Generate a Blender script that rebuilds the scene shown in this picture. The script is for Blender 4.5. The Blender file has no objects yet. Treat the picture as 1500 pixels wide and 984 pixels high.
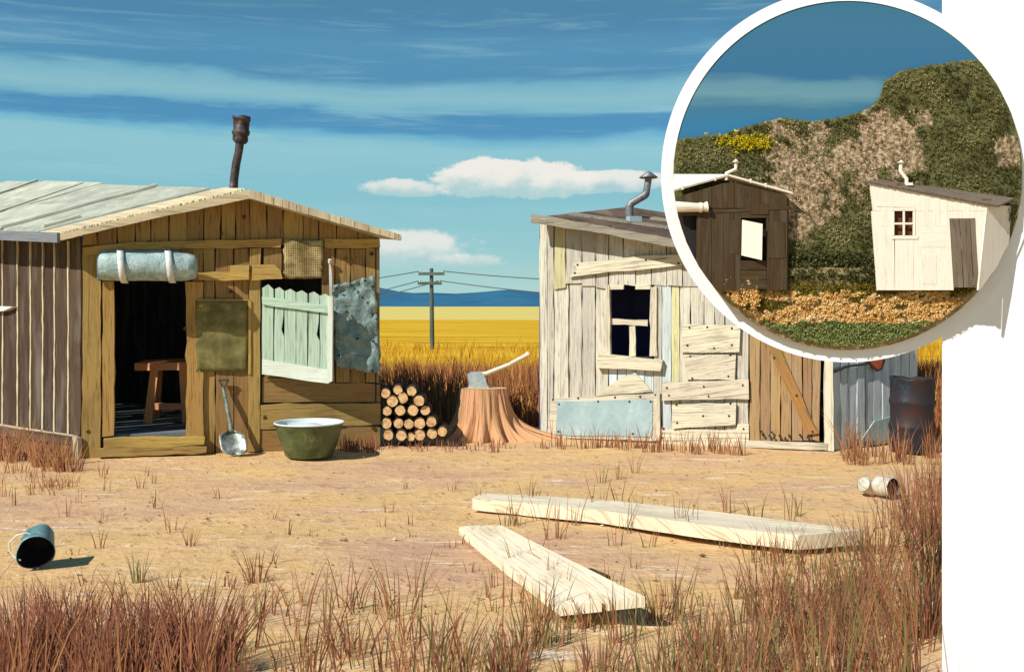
import bpy, bmesh, math, random
from mathutils import Vector, Matrix, noise as mnoise
random.seed(7)
R = math.radians
C = bpy.context.scene.collection
sc = bpy.context.scene

# ------------------------------------------------------------------ camera, world, sun, exposure
EYE = Vector((0, 0, 1.7)); F = 1500.0
cam = bpy.data.objects.new('camera', bpy.data.cameras.new('camera')); C.objects.link(cam)
cam.location = EYE; cam.rotation_euler = (R(90), 0, 0)
cam.data.lens = 36; cam.data.sensor_width = 36; cam.data.shift_y = -44 / 1500
cam.data.clip_start = 0.05; cam.data.clip_end = 12000
sc.camera = cam
sc.view_settings.view_transform = 'Standard'; sc.view_settings.look = 'None'
sc.view_settings.gamma = 1; sc.view_settings.use_curve_mapping = False
sc.view_settings.exposure = 0.42
L = Vector((0.60, 0.54, -0.67)).normalized()          # direction the sunlight travels
sun = bpy.data.objects.new('sun', bpy.data.lights.new('sun', 'SUN')); C.objects.link(sun)
sun.data.energy = 4.3; sun.data.angle = R(0.5); sun.data.color = (1.0, 0.96, 0.89)
sun.rotation_euler = L.to_track_quat('-Z', 'Y').to_euler(); sun.location = (-10, -10, 12)

def lin(r, g, b):
    f = lambda c: (c / 255 / 12.92) if c / 255 <= .04045 else ((c / 255 + .055) / 1.055) ** 2.4
    return (f(r), f(g), f(b), 1.0)

class NT:
    """tiny node-tree writer"""
    def __init__(s, nt): s.nt = nt; s.n = nt.nodes; s.l = nt.links
    def new(s, t, **kw):
        n = s.n.new(t)
        for k, v in kw.items(): setattr(n, k, v)
        return n
    def put(s, sock, v):
        if hasattr(v, 'is_linked') or isinstance(v, bpy.types.NodeSocket): s.l.new(v, sock)
        else: sock.default_value = v
    def m(s, op, a, b=0.0, c=0.0, clamp=False):
        n = s.new('ShaderNodeMath', operation=op); n.use_clamp = clamp
        s.put(n.inputs[0], a); s.put(n.inputs[1], b); s.put(n.inputs[2], c)
        return n.outputs[0]
    def comb(s, x, y, z=0.0):
        n = s.new('ShaderNodeCombineXYZ'); s.put(n.inputs[0], x); s.put(n.inputs[1], y); s.put(n.inputs[2], z)
        return n.outputs[0]
    def sep(s, v):
        n = s.new('ShaderNodeSeparateXYZ'); s.put(n.inputs[0], v); return n.outputs
    def noise(s, vec, scale=1.0, detail=4.0, rough=.55, dist=0.0):
        n = s.new('ShaderNodeTexNoise'); s.put(n.inputs['Vector'], vec)
        n.inputs['Scale'].default_value = scale; n.inputs['Detail'].default_value = detail
        n.inputs['Roughness'].default_value = rough; n.inputs['Distortion'].default_value = dist
        return n.outputs['Fac']
    def ramp(s, fac, stops, interp='LINEAR'):
        n = s.new('ShaderNodeValToRGB'); s.put(n.inputs[0], fac); cr = n.color_ramp; cr.interpolation = interp
        while len(cr.elements) > 1: cr.elements.remove(cr.elements[0])
        cr.elements[0].position = stops[0][0]; cr.elements[0].color = stops[0][1]
        for p, c in stops[1:]:
            e = cr.elements.new(p); e.color = c
        return n.outputs[0]
    def mix(s, fac, a, b, blend='MIX'):
        n = s.new('ShaderNodeMix', data_type='RGBA', blend_type=blend)
        s.put(n.inputs[0], fac); s.put(n.inputs[6], a); s.put(n.inputs[7], b); return n.outputs[2]
    def map(s, vec, sc_=(1, 1, 1), loc=(0, 0, 0)):
        n = s.new('ShaderNodeMapping'); s.put(n.inputs[0], vec)
        n.inputs['Scale'].default_value = sc_; n.inputs['Location'].default_value = loc; return n.outputs[0]
    def sstep(s, v, a, b):
        n = s.new('ShaderNodeMapRange'); n.interpolation_type = 'SMOOTHSTEP'
        s.put(n.inputs[0], v); n.inputs[1].default_value = a; n.inputs[2].default_value = b; return n.outputs[0]

world = bpy.data.worlds.new('World'); sc.world = world; world.use_nodes = True
def build_world():
    t = NT(world.node_tree); bg = world.node_tree.nodes['Background']
    ST = 0.10; EX = 2 ** sc.view_settings.exposure
    sky = t.new('ShaderNodeTexSky', sky_type='NISHITA'); sky.sun_disc = False
    d = -L
    sky.sun_elevation = math.asin(d.z); sky.sun_rotation = math.atan2(d.x, d.y)
    sky.air_density = 1.0; sky.dust_density = .5; sky.ozone_density = 2.0
    g = t.new('ShaderNodeTexCoord').outputs['Generated']
    x, y, z = t.sep(g)
    az = t.m('ARCTAN2', x, y)
    v = t.m('DIVIDE', z, t.m('MAXIMUM', t.m('SQRT', t.m('ADD', t.m('MULTIPLY', x, x), t.m('MULTIPLY', y, y))), .02))
    n1 = t.noise(t.comb(t.m('MULTIPLY', az, 2.2), t.m('MULTIPLY', v, 9)), 1, 5, .6, .4)
    n2 = t.noise(t.comb(t.m('MULTIPLY', az, 5), t.m('MULTIPLY', v, 70), 4.0), 1, 6, .65, .6)
    vv = t.m('ADD', v, t.m('ADD', t.m('MULTIPLY', t.m('SUBTRACT', n1, .5), .055), t.m('MULTIPLY', t.m('SUBTRACT', n2, .5), .022)))
    def c(r_, g_, b_):
        q = lin(r_, g_, b_); return (q[0] / ST / EX / 10, q[1] / ST / EX / 10, q[2] / ST / EX / 10, 1)
    st = [(0, c(176, 214, 208)), (.05, c(146, 200, 206)), (.11, c(130, 192, 204)), (.155, c(142, 198, 208)),
          (.164, c(108, 178, 204)), (.169, c(72, 143, 186)), (.184, c(74, 142, 184)), (.189, c(120, 180, 200)), (.200, c(138, 190, 200)),
          (.214, c(118, 178, 198)), (.221, c(78, 142, 178)), (.25, c(82, 145, 180)), (.27, c(74, 133, 170)),
          (.31, c(74, 130, 158)), (.6, c(52, 115, 160)), (1, c(45, 100, 150))]
    col = t.ramp(vv, st)
    col = t.mix(t.m('MULTIPLY', t.sstep(n2, .48, .72), .36), col, c(160, 205, 215))
    # cumulus clouds, placed by direction
    cl = t.noise(t.comb(t.m('MULTIPLY', az, 42), t.m('MULTIPLY', v, 58), 1.7), 1, 8, .62)
    cl2 = t.noise(t.comb(t.m('MULTIPLY', az, 9), t.m('MULTIPLY', v, 30), 8.7), 1, 3, .5)
    def cloud(a0, v0, wa, up, dn, op, soft, prev):
        da = t.m('DIVIDE', t.m('SUBTRACT', az, a0), wa); dv = t.m('SUBTRACT', v, v0)
        k = t.m('MAXIMUM', t.m('DIVIDE', dv, up), t.m('DIVIDE', dv, -dn))
        e = t.m('SUBTRACT', 1.0, t.m('ADD', t.m('MULTIPLY', da, da), t.m('MULTIPLY', k, k)))
        e = t.m('ADD', e, t.m('ADD', t.m('MULTIPLY', t.m('SUBTRACT', cl, .5), 1.5), t.m('MULTIPLY', t.m('SUBTRACT', cl2, .5), 1.1)))
        mk = t.m('MULTIPLY', t.sstep(e, .1, soft), op)
        tone = t.sstep(t.m('ADD', t.m('DIVIDE', dv, up), t.m('MULTIPLY', t.m('SUBTRACT', cl, .5), 1.6)), -.5, .5)
        cc = t.mix(tone, c(176, 208, 210), c(246, 240, 230))
        return t.mix(mk, prev, cc)
    col = cloud(.0, .120, .095, .026, .018, .95, .35, col)
    col = cloud(.085, .118, .075, .016, .010, .85, .4, col)
    col = cloud(-.105, .112, .05, .014, .007, .8, .5, col)
    col = cloud(-.10, .052, .085, .025, .022, .75, .6, col)
    col = cloud(-.045, .043, .045, .012, .008, .5, .6, col)
    mult = t.mix(1.0, col, (10, 10, 10, 1), 'MULTIPLY')
    fin = t.mix(.93, sky.outputs[0], mult)
    t.l.new(fin, bg.inputs[0]); bg.inputs[1].default_value = ST
build_world()

# ------------------------------------------------------------------ helpers
def P(px, py, D): return Vector(((px - 750) / F * D, D, 1.7 - (py - 448) / F * D))
def G(px, py, h=0.0):
    p = P(px, py, (1.7 - h) * F / (py - 448)); return p
def ray(px, py): return Vector(((px - 750) / F, 1.0, -(py - 448) / F))
rnd = random.random
def U(a, b): return a + (b - a) * random.random()

class MB:
    def __init__(s): s.v = []; s.f = []; s.uv = []; s.t = []; s.sm = []
    def add(s, vs, fs, along=Vector((0, 0, 1)), tone=None, smooth=False, uvo=None):
        tone = rnd() if tone is None else tone
        along = along.normalized(); b = len(s.v)
        # across axes from the first face normal
        o = uvo or (U(0, 40), U(0, 40))
        a0 = vs[fs[0][0]]; n = Vector((0, -1, 0))
        if len(fs[0]) > 2:
            n = (vs[fs[0][1]] - a0).cross(vs[fs[0][-1]] - a0)
            if n.length > 1e-9: n.normalize()
        ac = along.cross(n)
        if ac.length < .1: ac = along.orthogonal()
        ac.normalize()
        for p in vs:
            s.v.append(tuple(p)); q = p - a0; s.uv.append((q.dot(ac) + .3 * q.dot(n) + o[0], q.dot(along) + .3 * q.dot(n) + o[1]))
        for f in fs: s.f.append([i + b for i in f]); s.t.append(tone); s.sm.append(smooth)
    def prism(s, pts, ext, along=Vector((0, 0, 1)), tone=None):
        n = len(pts); vs = [Vector(p) for p in pts] + [Vector(p) + ext for p in pts]
        fs = [list(range(n)), list(range(2 * n - 1, n - 1, -1))]
        for i in range(n): j = (i + 1) % n; fs.append([j, i, i + n, j + n])
        s.add(vs, fs, along, tone)
    def box(s, c, size, rot=None, along=Vector((0, 0, 1)), tone=None):
        rot = rot or Matrix.Identity(3); h = Vector(size) / 2; c = Vector(c)
        vs = [c + rot @ Vector((sx * h.x, sy * h.y, sz * h.z)) for sx in (-1, 1) for sy in (-1, 1) for sz in (-1, 1)]
        s.add(vs, [[0, 1, 3, 2], [4, 6, 7, 5], [0, 4, 5, 1], [2, 3, 7, 6], [0, 2, 6, 4], [1, 5, 7, 3]], along, tone)
    def tube(s, path, rad, seg=12, tone=None, smooth=True, jit=0.0, caps=True):
        path = [Vector(p) for p in path]
        if not isinstance(rad, (list, tuple)): rad = [rad] * len(path)
        vs = []; prev = None
        for i, p in enumerate(path):
            d = (path[min(i + 1, len(path) - 1)] - path[max(i - 1, 0)]).normalized()
            if prev is None: a = d.orthogonal().normalized()
            else: a = (prev - d * prev.dot(d)).normalized()
            prev = a; b = d.cross(a)
            for k in range(seg):
                th = 2 * math.pi * k / seg; r = rad[i] * (1 + U(-jit, jit))
                vs.append(p + (a * math.cos(th) + b * math.sin(th)) * r)
        fs = []
        for i in range(len(path) - 1):
            for k in range(seg):
                k2 = (k + 1) % seg; fs.append([i * seg + k, i * seg + k2, (i + 1) * seg + k2, (i + 1) * seg + k])
        s.add(vs, fs, path[-1] - path[0], tone, smooth)
        if caps:
            s.add(vs[:seg], [list(range(seg))[::-1]], Vector((0, 0, 1)), tone); s.add(vs[-seg:], [list(range(seg))], Vector((0, 0, 1)), tone)
    def lathe(s, prof, org=Vector(), rot=None, seg=32, tone=None, smooth=True, dent=0.0):
        rot = rot or Matrix.Identity(3); vs = []
        for r, z in prof:
            for k in range(seg):
                th = 2 * math.pi * k / seg
                q = Vector((r * math.cos(th), r * math.sin(th), z))
                if dent: q *= 1 + dent * (mnoise.noise(q * 9) )
                vs.append(Vector(org) + rot @ q)
        fs = []
        for i in range(len(prof) - 1):
            for k in range(seg):
                k2 = (k + 1) % seg; fs.append([i * seg + k, i * seg + k2, (i + 1) * seg + k2, (i + 1) * seg + k])
        s.add(vs, fs, rot @ Vector((0, 0, 1)), tone, smooth)
    def build(s, name, mat, parent=None):
        me = bpy.data.meshes.new(name); me.from_pydata(s.v, [], s.f)
        uvl = me.uv_layers.new(name='UVMap')
        li = [0] * len(me.loops); me.loops.foreach_get('vertex_index', li)
        flat = []
        for i in li: flat += s.uv[i]
        uvl.data.foreach_set('uv', flat)
        at = me.attributes.new('tone', 'FLOAT', 'FACE'); at.data.foreach_set('value', s.t)
        me.polygons.foreach_set('use_smooth', s.sm)
        me.materials.append(mat); me.update()
        o = bpy.data.objects.new(name, me); C.objects.link(o)
        if parent: o.parent = parent; o.matrix_parent_inverse = Matrix.Translation(-world_loc(parent))
        return o
def world_loc(o):
    p = Vector(o.location)
    return p
def thing(name, label, cat, loc, group=None):
    o = bpy.data.objects.new(name, None); C.objects.link(o); o.location = loc; o.empty_display_size = .2
    o['label'] = label; o['category'] = cat
    if group: o['group'] = group
    return o
def tag(o, label=None, cat=None, group=None, kind=None):
    if label: o['label'] = label
    if cat: o['category'] = cat
    if group: o['group'] = group
    if kind: o['kind'] = kind
    return o

class Wall:
    """a vertical plane; pixel positions are intersected with it to find real points"""
    def __init__(s, A, B, z=0):
        s.A = Vector((A[0], A[1], z)); s.d = (Vector((B[0], B[1], z)) - s.A).normalized()
        s.n = Vector((s.d.y, -s.d.x, 0))
    def w(s, px, py, off=0.0):
        r = ray(px, py); o = s.A + s.n * off
        t = (o - EYE).dot(s.n) / r.dot(s.n); return EYE + r * t
    def scale(s, px):                     # metres per pixel there
        return s.w(px, 448).y / F
    def wob(s, pts, step=22, amp=.9):
        out = []
        for i in range(len(pts)):
            a = pts[i]; b = pts[(i + 1) % len(pts)]
            n = max(1, int(math.hypot(b[0] - a[0], b[1] - a[1]) / step))
            for k in range(n):
                t = k / n; out.append((a[0] + (b[0] - a[0]) * t + U(-amp, amp), a[1] + (b[1] - a[1]) * t + U(-amp, amp)))
        return out
    def poly(s, mb, pts, off, th, along='v', tone=None, step=22, amp=.9):
        if amp: pts = s.wob(pts, step, amp)
        al = along
        if along == 'v': al = Vector((0, 0, 1))
        elif along == 'h': al = s.d
        if isinstance(al, (int, float)): al = s.d * math.cos(al) + Vector((0, 0, 1)) * math.sin(al)
        mb.prism([s.w(x, y, off) for x, y in pts], -s.n * th, al, tone)
    def rect(s, mb, x0, y0, x1, y1, off, th, along='v', **k):
        s.poly(mb, [(x0, y1), (x1, y1), (x1, y0), (x0, y0)], off, th, along, **k)
    def nails(s, name, mat, parent, pts, off, r=1.6):
        for x, y in pts:
            mb = MB()
            c = s.w(x, y, off); rr = r * s.scale(x)
            vs = [c + (s.d * math.cos(a) + Vector((0, 0, 1)) * math.sin(a)) * rr * U(.8, 1.2) + s.n * .004 for a in [k * math.pi / 3 for k in range(6)]]
            mb.prism(vs, -s.n * .02); mb.build(name, mat, parent)

# ------------------------------------------------------------------ materials
def new_mat(name, rough=.8, spec=.2, metal=0):
    m = bpy.data.materials.new(name); m.use_nodes = True; t = NT(m.node_tree)
    b = m.node_tree.nodes['Principled BSDF']
    b.inputs['Roughness'].default_value = rough; b.inputs['Specular IOR Level'].default_value = spec
    b.inputs['Metallic'].default_value = metal
    return m, t, b
def bump(t, b, h, strength=.4, dist=.01):
    n = t.new('ShaderNodeBump'); n.inputs['Strength'].default_value = strength; n.inputs['Distance'].default_value = dist
    t.put(n.inputs['Height'], h); t.l.new(n.outputs[0], b.inputs['Normal'])
def tone_of(t): return t.new('ShaderNodeAttribute', attribute_name='tone').outputs['Fac']
def wood(name, base, light, dark, var=.5, grain=1.0, rough=.85, k=1.0, stain=None, cracks=.6, weather=.3, grey=(.26, .25, .22, 1)):
    m, t, b = new_mat(name, rough, .15)
    uv = t.new('ShaderNodeUVMap').outputs[0]
    tn = tone_of(t)
    g1 = t.noise(t.map(uv, (42 * k, 1.6 * k, 1)), 1, 5, .6, 1.2)
    g2 = t.noise(t.map(uv, (130 * k, 3 * k, 1), (3, 7, 0)), 1, 3, .5, .6)
    blot = t.noise(t.map(uv, (3 * k, 1.3 * k, 1), (9, 1, 0)), 1, 4, .6)
    c = t.ramp(t.m('ADD', t.m('MULTIPLY', g1, .7), t.m('MULTIPLY', g2, .3)), [(.34, dark), (.46, base), (.60, base), (.72, light)])
    crk = t.noise(t.map(uv, (34 * k, .55 * k, 1), (5, 3, 0)), 1, 3, .55, .5)
    c = t.mix(t.m('MULTIPLY', t.sstep(t.m('ABSOLUTE', t.m('SUBTRACT', crk, .5)), .016, .004), cracks), c, dark)
    wx = t.noise(t.map(uv, (6 * k, .9 * k, 1), (1, 13, 0)), 1, 5, .65, .3)
    c = t.mix(t.m('MULTIPLY', t.sstep(wx, .45, .70), weather), c, grey)
    hs = t.new('ShaderNodeHueSaturation')
    t.put(hs.inputs['Value'], t.m('ADD', 1 - var / 2, t.m('MULTIPLY', tn, var)))
    t.put(hs.inputs['Hue'], t.m('ADD', .49, t.m('MULTIPLY', tn, .02)))
    t.put(hs.inputs['Color'], c)
    c = t.mix(t.m('MULTIPLY', t.sstep(blot, .52, .75), .45), hs.outputs[0], stain or dark)
    t.l.new(c, b.inputs['Base Color'])
    bump(t, b, t.m('ADD', g1, t.m('MULTIPLY', g2, .5)), .55 * grain, .006 / k)
    return m
def blotch(name, c1, c2, c3=None, scale=6, rough=.7, metal=0, bmp=.3, bd=.01, spec=.25, s2=40):
    m, t, b = new_mat(name, rough, spec, metal)
    ob = t.new('ShaderNodeTexCoord').outputs['Object']
    n = t.noise(ob, scale, 6, .62, .5); n2 = t.noise(ob, s2, 4, .6)
    f = t.m('ADD', t.m('MULTIPLY', n, .75), t.m('MULTIPLY', n2, .25))
    st = [(.36, c1), (.58, c2)] + ([(.68, c3)] if c3 else [])
    t.l.new(t.ramp(f, st), b.inputs['Base Color'])
    bump(t, b, t.m('ADD', n, t.m('MULTIPLY', n2, .5)), bmp, bd)
    return m
def weave(name, c1, c2, c3, k=90):
    m, t, b = new_mat(name, .95, .05)
    uv = t.new('ShaderNodeUVMap').outputs[0]
    x, y, _ = t.sep(uv)
    w1 = t.m('SINE', t.m('MULTIPLY', t.m('ADD', x, y), k * 2)); w2 = t.m('SINE', t.m('MULTIPLY', t.m('SUBTRACT', x, y), k * 2))
    ww = t.m('MULTIPLY', w1, w2); n = t.noise(uv, 5, 5, .6)
    f = t.m('ADD', t.m('MULTIPLY', ww, .12), n)
    t.l.new(t.ramp(f, [(.35, c1), (.52, c2), (.68, c3)]), b.inputs['Base Color'])
    bump(t, b, t.m('ADD', ww, t.m('MULTIPLY', n, 2)), .6, .006)
    return m
def grass_mat(name, stops):
    m, t, b = new_mat(name, .8, .1)
    t.l.new(t.ramp(tone_of(t), stops), b.inputs['Base Color'])
    b.inputs['Subsurface Weight'].default_value = 0
    return m

M = {}
M['ochre'] = wood('ochre_boards', lin(160, 128, 76), lin(192, 160, 100), lin(92, 70, 40), .34, cracks=.75, weather=.3, grey=lin(128, 116, 84))
M['ochre_bright'] = wood('bright_ochre_trim', lin(184, 150, 84), lin(212, 182, 118), lin(108, 82, 42), .22, cracks=.7, weather=.2, grey=lin(140, 122, 84))
M['brown'] = wood('dark_brown_boards', lin(74, 58, 46), lin(92, 74, 58), lin(42, 32, 28), .5, stain=lin(70, 38, 32))
M['cream_edge'] = wood('cream_strips', lin(198, 182, 150), lin(215, 200, 170), lin(130, 112, 90), .2)  # cream of the painted highlight strips; the stake shares it
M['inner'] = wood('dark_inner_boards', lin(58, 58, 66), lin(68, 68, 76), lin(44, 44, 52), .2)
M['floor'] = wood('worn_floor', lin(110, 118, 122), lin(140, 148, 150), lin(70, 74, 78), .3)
M['white_wood'] = wood('bleached_boards', lin(200, 194, 176), lin(220, 214, 196), lin(108, 102, 94), .24, 1.3, cracks=.85, weather=.5, grey=lin(168, 166, 158))
M['white_patch'] = wood('bleached_patch_boards', lin(212, 202, 176), lin(226, 217, 194), lin(116, 106, 94), .14, 1.5, cracks=.85, weather=.3, grey=lin(180, 174, 160))
M['yellow_wood'] = wood('yellowed_board', lin(202, 194, 148), lin(212, 206, 170), lin(130, 125, 90), .2)
M['blue_wood'] = wood('blue_grey_boards', lin(200, 210, 210), lin(216, 222, 220), lin(120, 130, 134), .3)  # on the side wall this blue grey stands for shade
M['door_wood'] = wood('orange_brown_door', lin(158, 126, 88), lin(180, 148, 108), lin(92, 72, 52), .35, stain=lin(108, 104, 70))
M['brace_wood'] = wood('brace_board', lin(158, 112, 66), lin(176, 132, 84), lin(100, 78, 46), .2, stain=lin(104, 104, 60))
M['roof_pale'] = blotch('pale_weathered_roof', lin(152, 156, 140), lin(188, 188, 168), lin(206, 200, 176), 3, .8, 0, .4, .01)
M['roof_green'] = blotch('greenish_felt', lin(140, 144, 130), lin(174, 176, 158), lin(198, 192, 168), 4, .9, 0, .4, .01)
M['rake'] = wood('cream_rake_boards', lin(208, 190, 154), lin(222, 206, 172), lin(128, 112, 88), .2)
M['eave_grey'] = wood('grey_eave_board', lin(110, 118, 124), lin(140, 146, 150), lin(70, 76, 84), .3)
M['tar'] = blotch('tar_paper', lin(62, 50, 42), lin(104, 84, 68), lin(136, 114, 92), 2, .9, 0, .6, .02)
M['tar_edge'] = wood('grey_fascia', lin(140, 132, 116), lin(200, 188, 162), lin(78, 72, 66), .3)
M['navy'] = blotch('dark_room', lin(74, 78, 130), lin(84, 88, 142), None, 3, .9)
M['tarp'] = blotch('silvery_canvas', lin(120, 146, 140), lin(168, 186, 184), lin(206, 216, 212), 9, .55, 0, .8, .02, .4)
M['strap'] = blotch('pale_strap', lin(186, 190, 184), lin(215, 216, 210), None, 8, .7)
M['shade_canvas'] = blotch('slate_canvas', lin(92, 112, 122), lin(126, 146, 154), None, 8, .7)
M['olive'] = weave('olive_sackcloth', lin(98, 92, 56), lin(128, 120, 74), lin(156, 146, 94), 120)
M['burlap'] = weave('burlap', lin(110, 94, 60), lin(160, 140, 96), lin(206, 188, 140), 75)
M['teal'] = blotch('teal_oilcloth', lin(88, 112, 112), lin(136, 158, 152), lin(190, 206, 194), 7, .5, 0, .9, .03, .4)
M['mint'] = wood('mint_paint', lin(176, 196, 174), lin(196, 212, 190), lin(108, 130, 112), .16, .8, weather=.5, grey=lin(150, 166, 150))
M['mint_edge'] = wood('white_paint_frame', lin(214, 220, 204), lin(230, 232, 220), lin(160, 170, 154), .1, .6)
M['nail'] = blotch('rusty_nail', lin(44, 36, 34), lin(66, 50, 40), None, 20, .7, .3)
M['knot'] = blotch('knot', lin(76, 44, 26), lin(100, 60, 34), None, 40, .9)
M['pipe_dark'] = blotch('sooty_pipe', lin(46, 38, 40), lin(84, 72, 72), lin(150, 130, 120), 9, .6, .3, .5)
M['pipe_grey'] = blotch('galvanised_pipe', lin(92, 92, 98), lin(138, 136, 138), lin(180, 178, 176), 7, .5, .35, .3)
M['tin'] = blotch('blue_tin_sheet', lin(140, 166, 168), lin(164, 186, 186), lin(188, 204, 200), 4, .5, .1, .3, .01, .4)
M['stool'] = wood('red_brown_stool', lin(236, 158, 104), lin(240, 176, 122), lin(190, 116, 74), .2)
M['stump'] = wood('stump_bark', lin(214, 160, 116), lin(236, 198, 154), lin(76, 58, 42), .5, 2.5, .9, .6, cracks=.95, weather=.4, grey=lin(146, 122, 86), stain=lin(216, 136, 96))
M['cut'] = blotch('cut_wood', lin(168, 122, 78), lin(224, 188, 136), lin(206, 160, 108), 16, .85, 0, .6, .008, s2=70)
M['bark'] = blotch('log_bark', lin(60, 40, 26), lin(90, 64, 42), None, 14, .95, 0, .8, .02)
M['axe_steel'] = blotch('axe_steel', lin(150, 172, 180), lin(196, 208, 210), lin(220, 226, 224), 9, .35, .5, .15)
M['axe_wood'] = wood('axe_handle', lin(218, 206, 186), lin(232, 222, 206), lin(160, 140, 118), .1)
M['enamel'] = blotch('green_enamel', lin(52, 60, 44), lin(84, 96, 54), lin(138, 148, 112), 6, .35, 0, .2, .01, .5)
M['enamel_in'] = blotch('white_enamel', lin(190, 204, 206), lin(214, 222, 222), None, 4, .4, 0, .1, .01, .5)
M['soap'] = blotch('suds', lin(220, 224, 222), lin(236, 238, 236), None, 25, .9, 0, .8, .02)
M['shovel'] = blotch('shovel_steel', lin(84, 92, 70), lin(170, 176, 168), lin(214, 216, 208), 9, .4, .5, .2)
M['shovel_dark'] = blotch('shovel_handle', lin(52, 46, 42), lin(92, 84, 76), None, 9, .6)
M['drum'] = blotch('oil_drum', lin(60, 38, 32), lin(34, 40, 48), lin(64, 78, 88), 4, .6, 0, .3, .01, .3)
M['pail'] = blotch('teal_pail', lin(70, 112, 114), lin(120, 160, 158), lin(170, 196, 190), 8, .5, .2, .3)
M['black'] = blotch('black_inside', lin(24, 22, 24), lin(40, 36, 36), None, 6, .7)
M['wire'] = blotch('pale_wire', lin(200, 200, 196), lin(220, 220, 214), None, 6, .5)
M['can'] = blotch('pale_can', lin(170, 164, 146), lin(206, 200, 182), lin(226, 222, 206), 14, .5, .1, .4)
M['plank'] = wood('bleached_plank', lin(222, 208, 180), lin(234, 224, 200), lin(160, 136, 100), .16, 1.2, cracks=.6, weather=.35, grey=lin(196, 184, 160))
M['red'] = blotch('red_paint', lin(170, 70, 40), lin(200, 94, 56), None, 9, .6)
M['dark_trim'] = blotch('dark_trim', lin(50, 48, 54), lin(70, 68, 76), None, 9, .7)
M['telegraph'] = wood('grey_green_pole', lin(86, 100, 92), lin(110, 122, 112), lin(60, 70, 66), .2)
M['cable'] = blotch('cable', lin(70, 84, 88), lin(86, 98, 100), None, 2, .8)
M['white'] = blotch('white_wall_paint', (.86, .86, .86, 1), (.90, .90, .90, 1), None, 2, .8, 0, .04, .003)
M['hills'] = blotch('blue_hills', lin(44, 92, 122), lin(58, 108, 136), None, .004, 1, 0, 0, .01, 0, .02)  # distance haze is put into this blue
M['pebble'] = blotch('pebble', lin(120, 90, 68), lin(170, 140, 110), None, 8, .9)
def ground_mat():
    m, t, b = new_mat('sandy_soil', .95, .05)
    ob = t.new('ShaderNodeTexCoord').outputs['Object']
    a = t.noise(t.map(ob, (.35, .8, 1)), 1, 6, .6, .5); c = t.noise(t.map(ob, (1.6, 5, 1), (4, 2, 0)), 1, 6, .65, .8)
    d = t.noise(ob, 22, 5, .7); pal = t.noise(t.map(ob, (1.1, 6.5, 1), (11, 5, 0)), 1, 5, .7, .6)
    col = t.ramp(a, [(.30, lin(190, 150, 122)), (.45, lin(206, 168, 126)), (.56, lin(212, 174, 118)), (.70, lin(198, 160, 128))])
    col = t.mix(t.m('MULTIPLY', t.sstep(c, .48, .72), .55), col, lin(222, 186, 136))
    col = t.mix(t.m('MULTIPLY', t.sstep(pal, .57, .68), .75), col, lin(232, 216, 190))
    col = t.mix(t.m('MULTIPLY', t.sstep(d, .54, .70), .5), col, lin(122, 84, 62))
    sp = t.noise(ob, 7, 4, .6)
    col = t.mix(t.m('MULTIPLY', t.sstep(sp, .56, .66), .4), col, lin(132, 92, 70))
    t.l.new(col, b.inputs['Base Color'])
    bump(t, b, t.m('ADD', t.m('ADD', c, t.m('MULTIPLY', d, .6)), sp), .7, .03)
    return m
M['ground'] = ground_mat()
def field_mat(name, a, b_, c_):
    m, t, b = new_mat(name, 1, 0)
    ob = t.new('ShaderNodeTexCoord').outputs['Object']
    n = t.noise(t.map(ob, (.08, .35, 1)), 1, 6, .65, .5); n2 = t.noise(ob, 3, 5, .7)
    f = t.m('ADD', t.m('MULTIPLY', n, .7), t.m('MULTIPLY', n2, .3))
    t.l.new(t.ramp(f, [(.38, a), (.5, b_), (.62, c_)]), b.inputs['Base Color']); bump(t, b, n2, .6, .05)
    return m
M['field'] = field_mat('mustard_field', lin(178, 132, 34), lin(204, 160, 44), lin(214, 176, 66))
M['far_field'] = field_mat('stubble_field', lin(196, 172, 84), lin(208, 188, 106), lin(216, 202, 134))
M['reed'] = grass_mat('red_brown_grass', [(0, lin(128, 78, 56)), (.45, lin(158, 100, 68)), (.7, lin(176, 120, 70)), (.86, lin(184, 130, 66)), (1, lin(205, 158, 84))])
M['mustard_grass'] = grass_mat('mustard_grass', [(0, lin(150, 100, 30)), (.5, lin(186, 138, 34)), (1, lin(214, 172, 58))])
M['fore'] = grass_mat('foreground_grass', [(0, lin(112, 68, 54)), (.36, lin(140, 90, 66)), (.54, lin(166, 118, 78)), (.62, lin(150, 116, 72)), (.75, lin(112, 112, 68)), (.9, lin(92, 102, 64)), (1, lin(200, 164, 108))])

# ------------------------------------------------------------------ setting
def gz(x, y):
    """gentle relief of the yard"""
    return 0.0
def sheet(name, x0, x1, y0, y1, nx, ny, z, mat, fn=None, gy=1.0):
    vs = []; fs = []
    for j in range(ny + 1):
        yy = y0 + (y1 - y0) * (j / ny) ** gy
        for i in range(nx + 1):
            xx = x0 + (x1 - x0) * i / nx; vs.append((xx, yy, z + (fn(xx, yy) if fn else 0)))
    for j in range(ny):
        for i in range(nx):
            a = j * (nx + 1) + i; fs.append((a, a + 1, a + nx + 2, a + nx + 1))
    me = bpy.data.meshes.new(name); me.from_pydata(vs, [], fs); me.materials.append(mat)
    for p in me.polygons: p.use_smooth = True
    o = bpy.data.objects.new(name, me); C.objects.link(o); return o
def yard_bumps(x, y):
    k = 1.0 if (abs(x) < 11 and 2 < y < 14) else 0
    return k * .022 * (mnoise.noise(Vector((x * 1.1, y * 1.7, 0))) + .5 * mnoise.noise(Vector((x * 3.7, y * 4.7, 3)))) - .012 * k
tag(sheet('ground', -14, 14, -6, 15.5, 190, 150, 0, M['ground'], yard_bumps), kind='structure')
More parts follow.
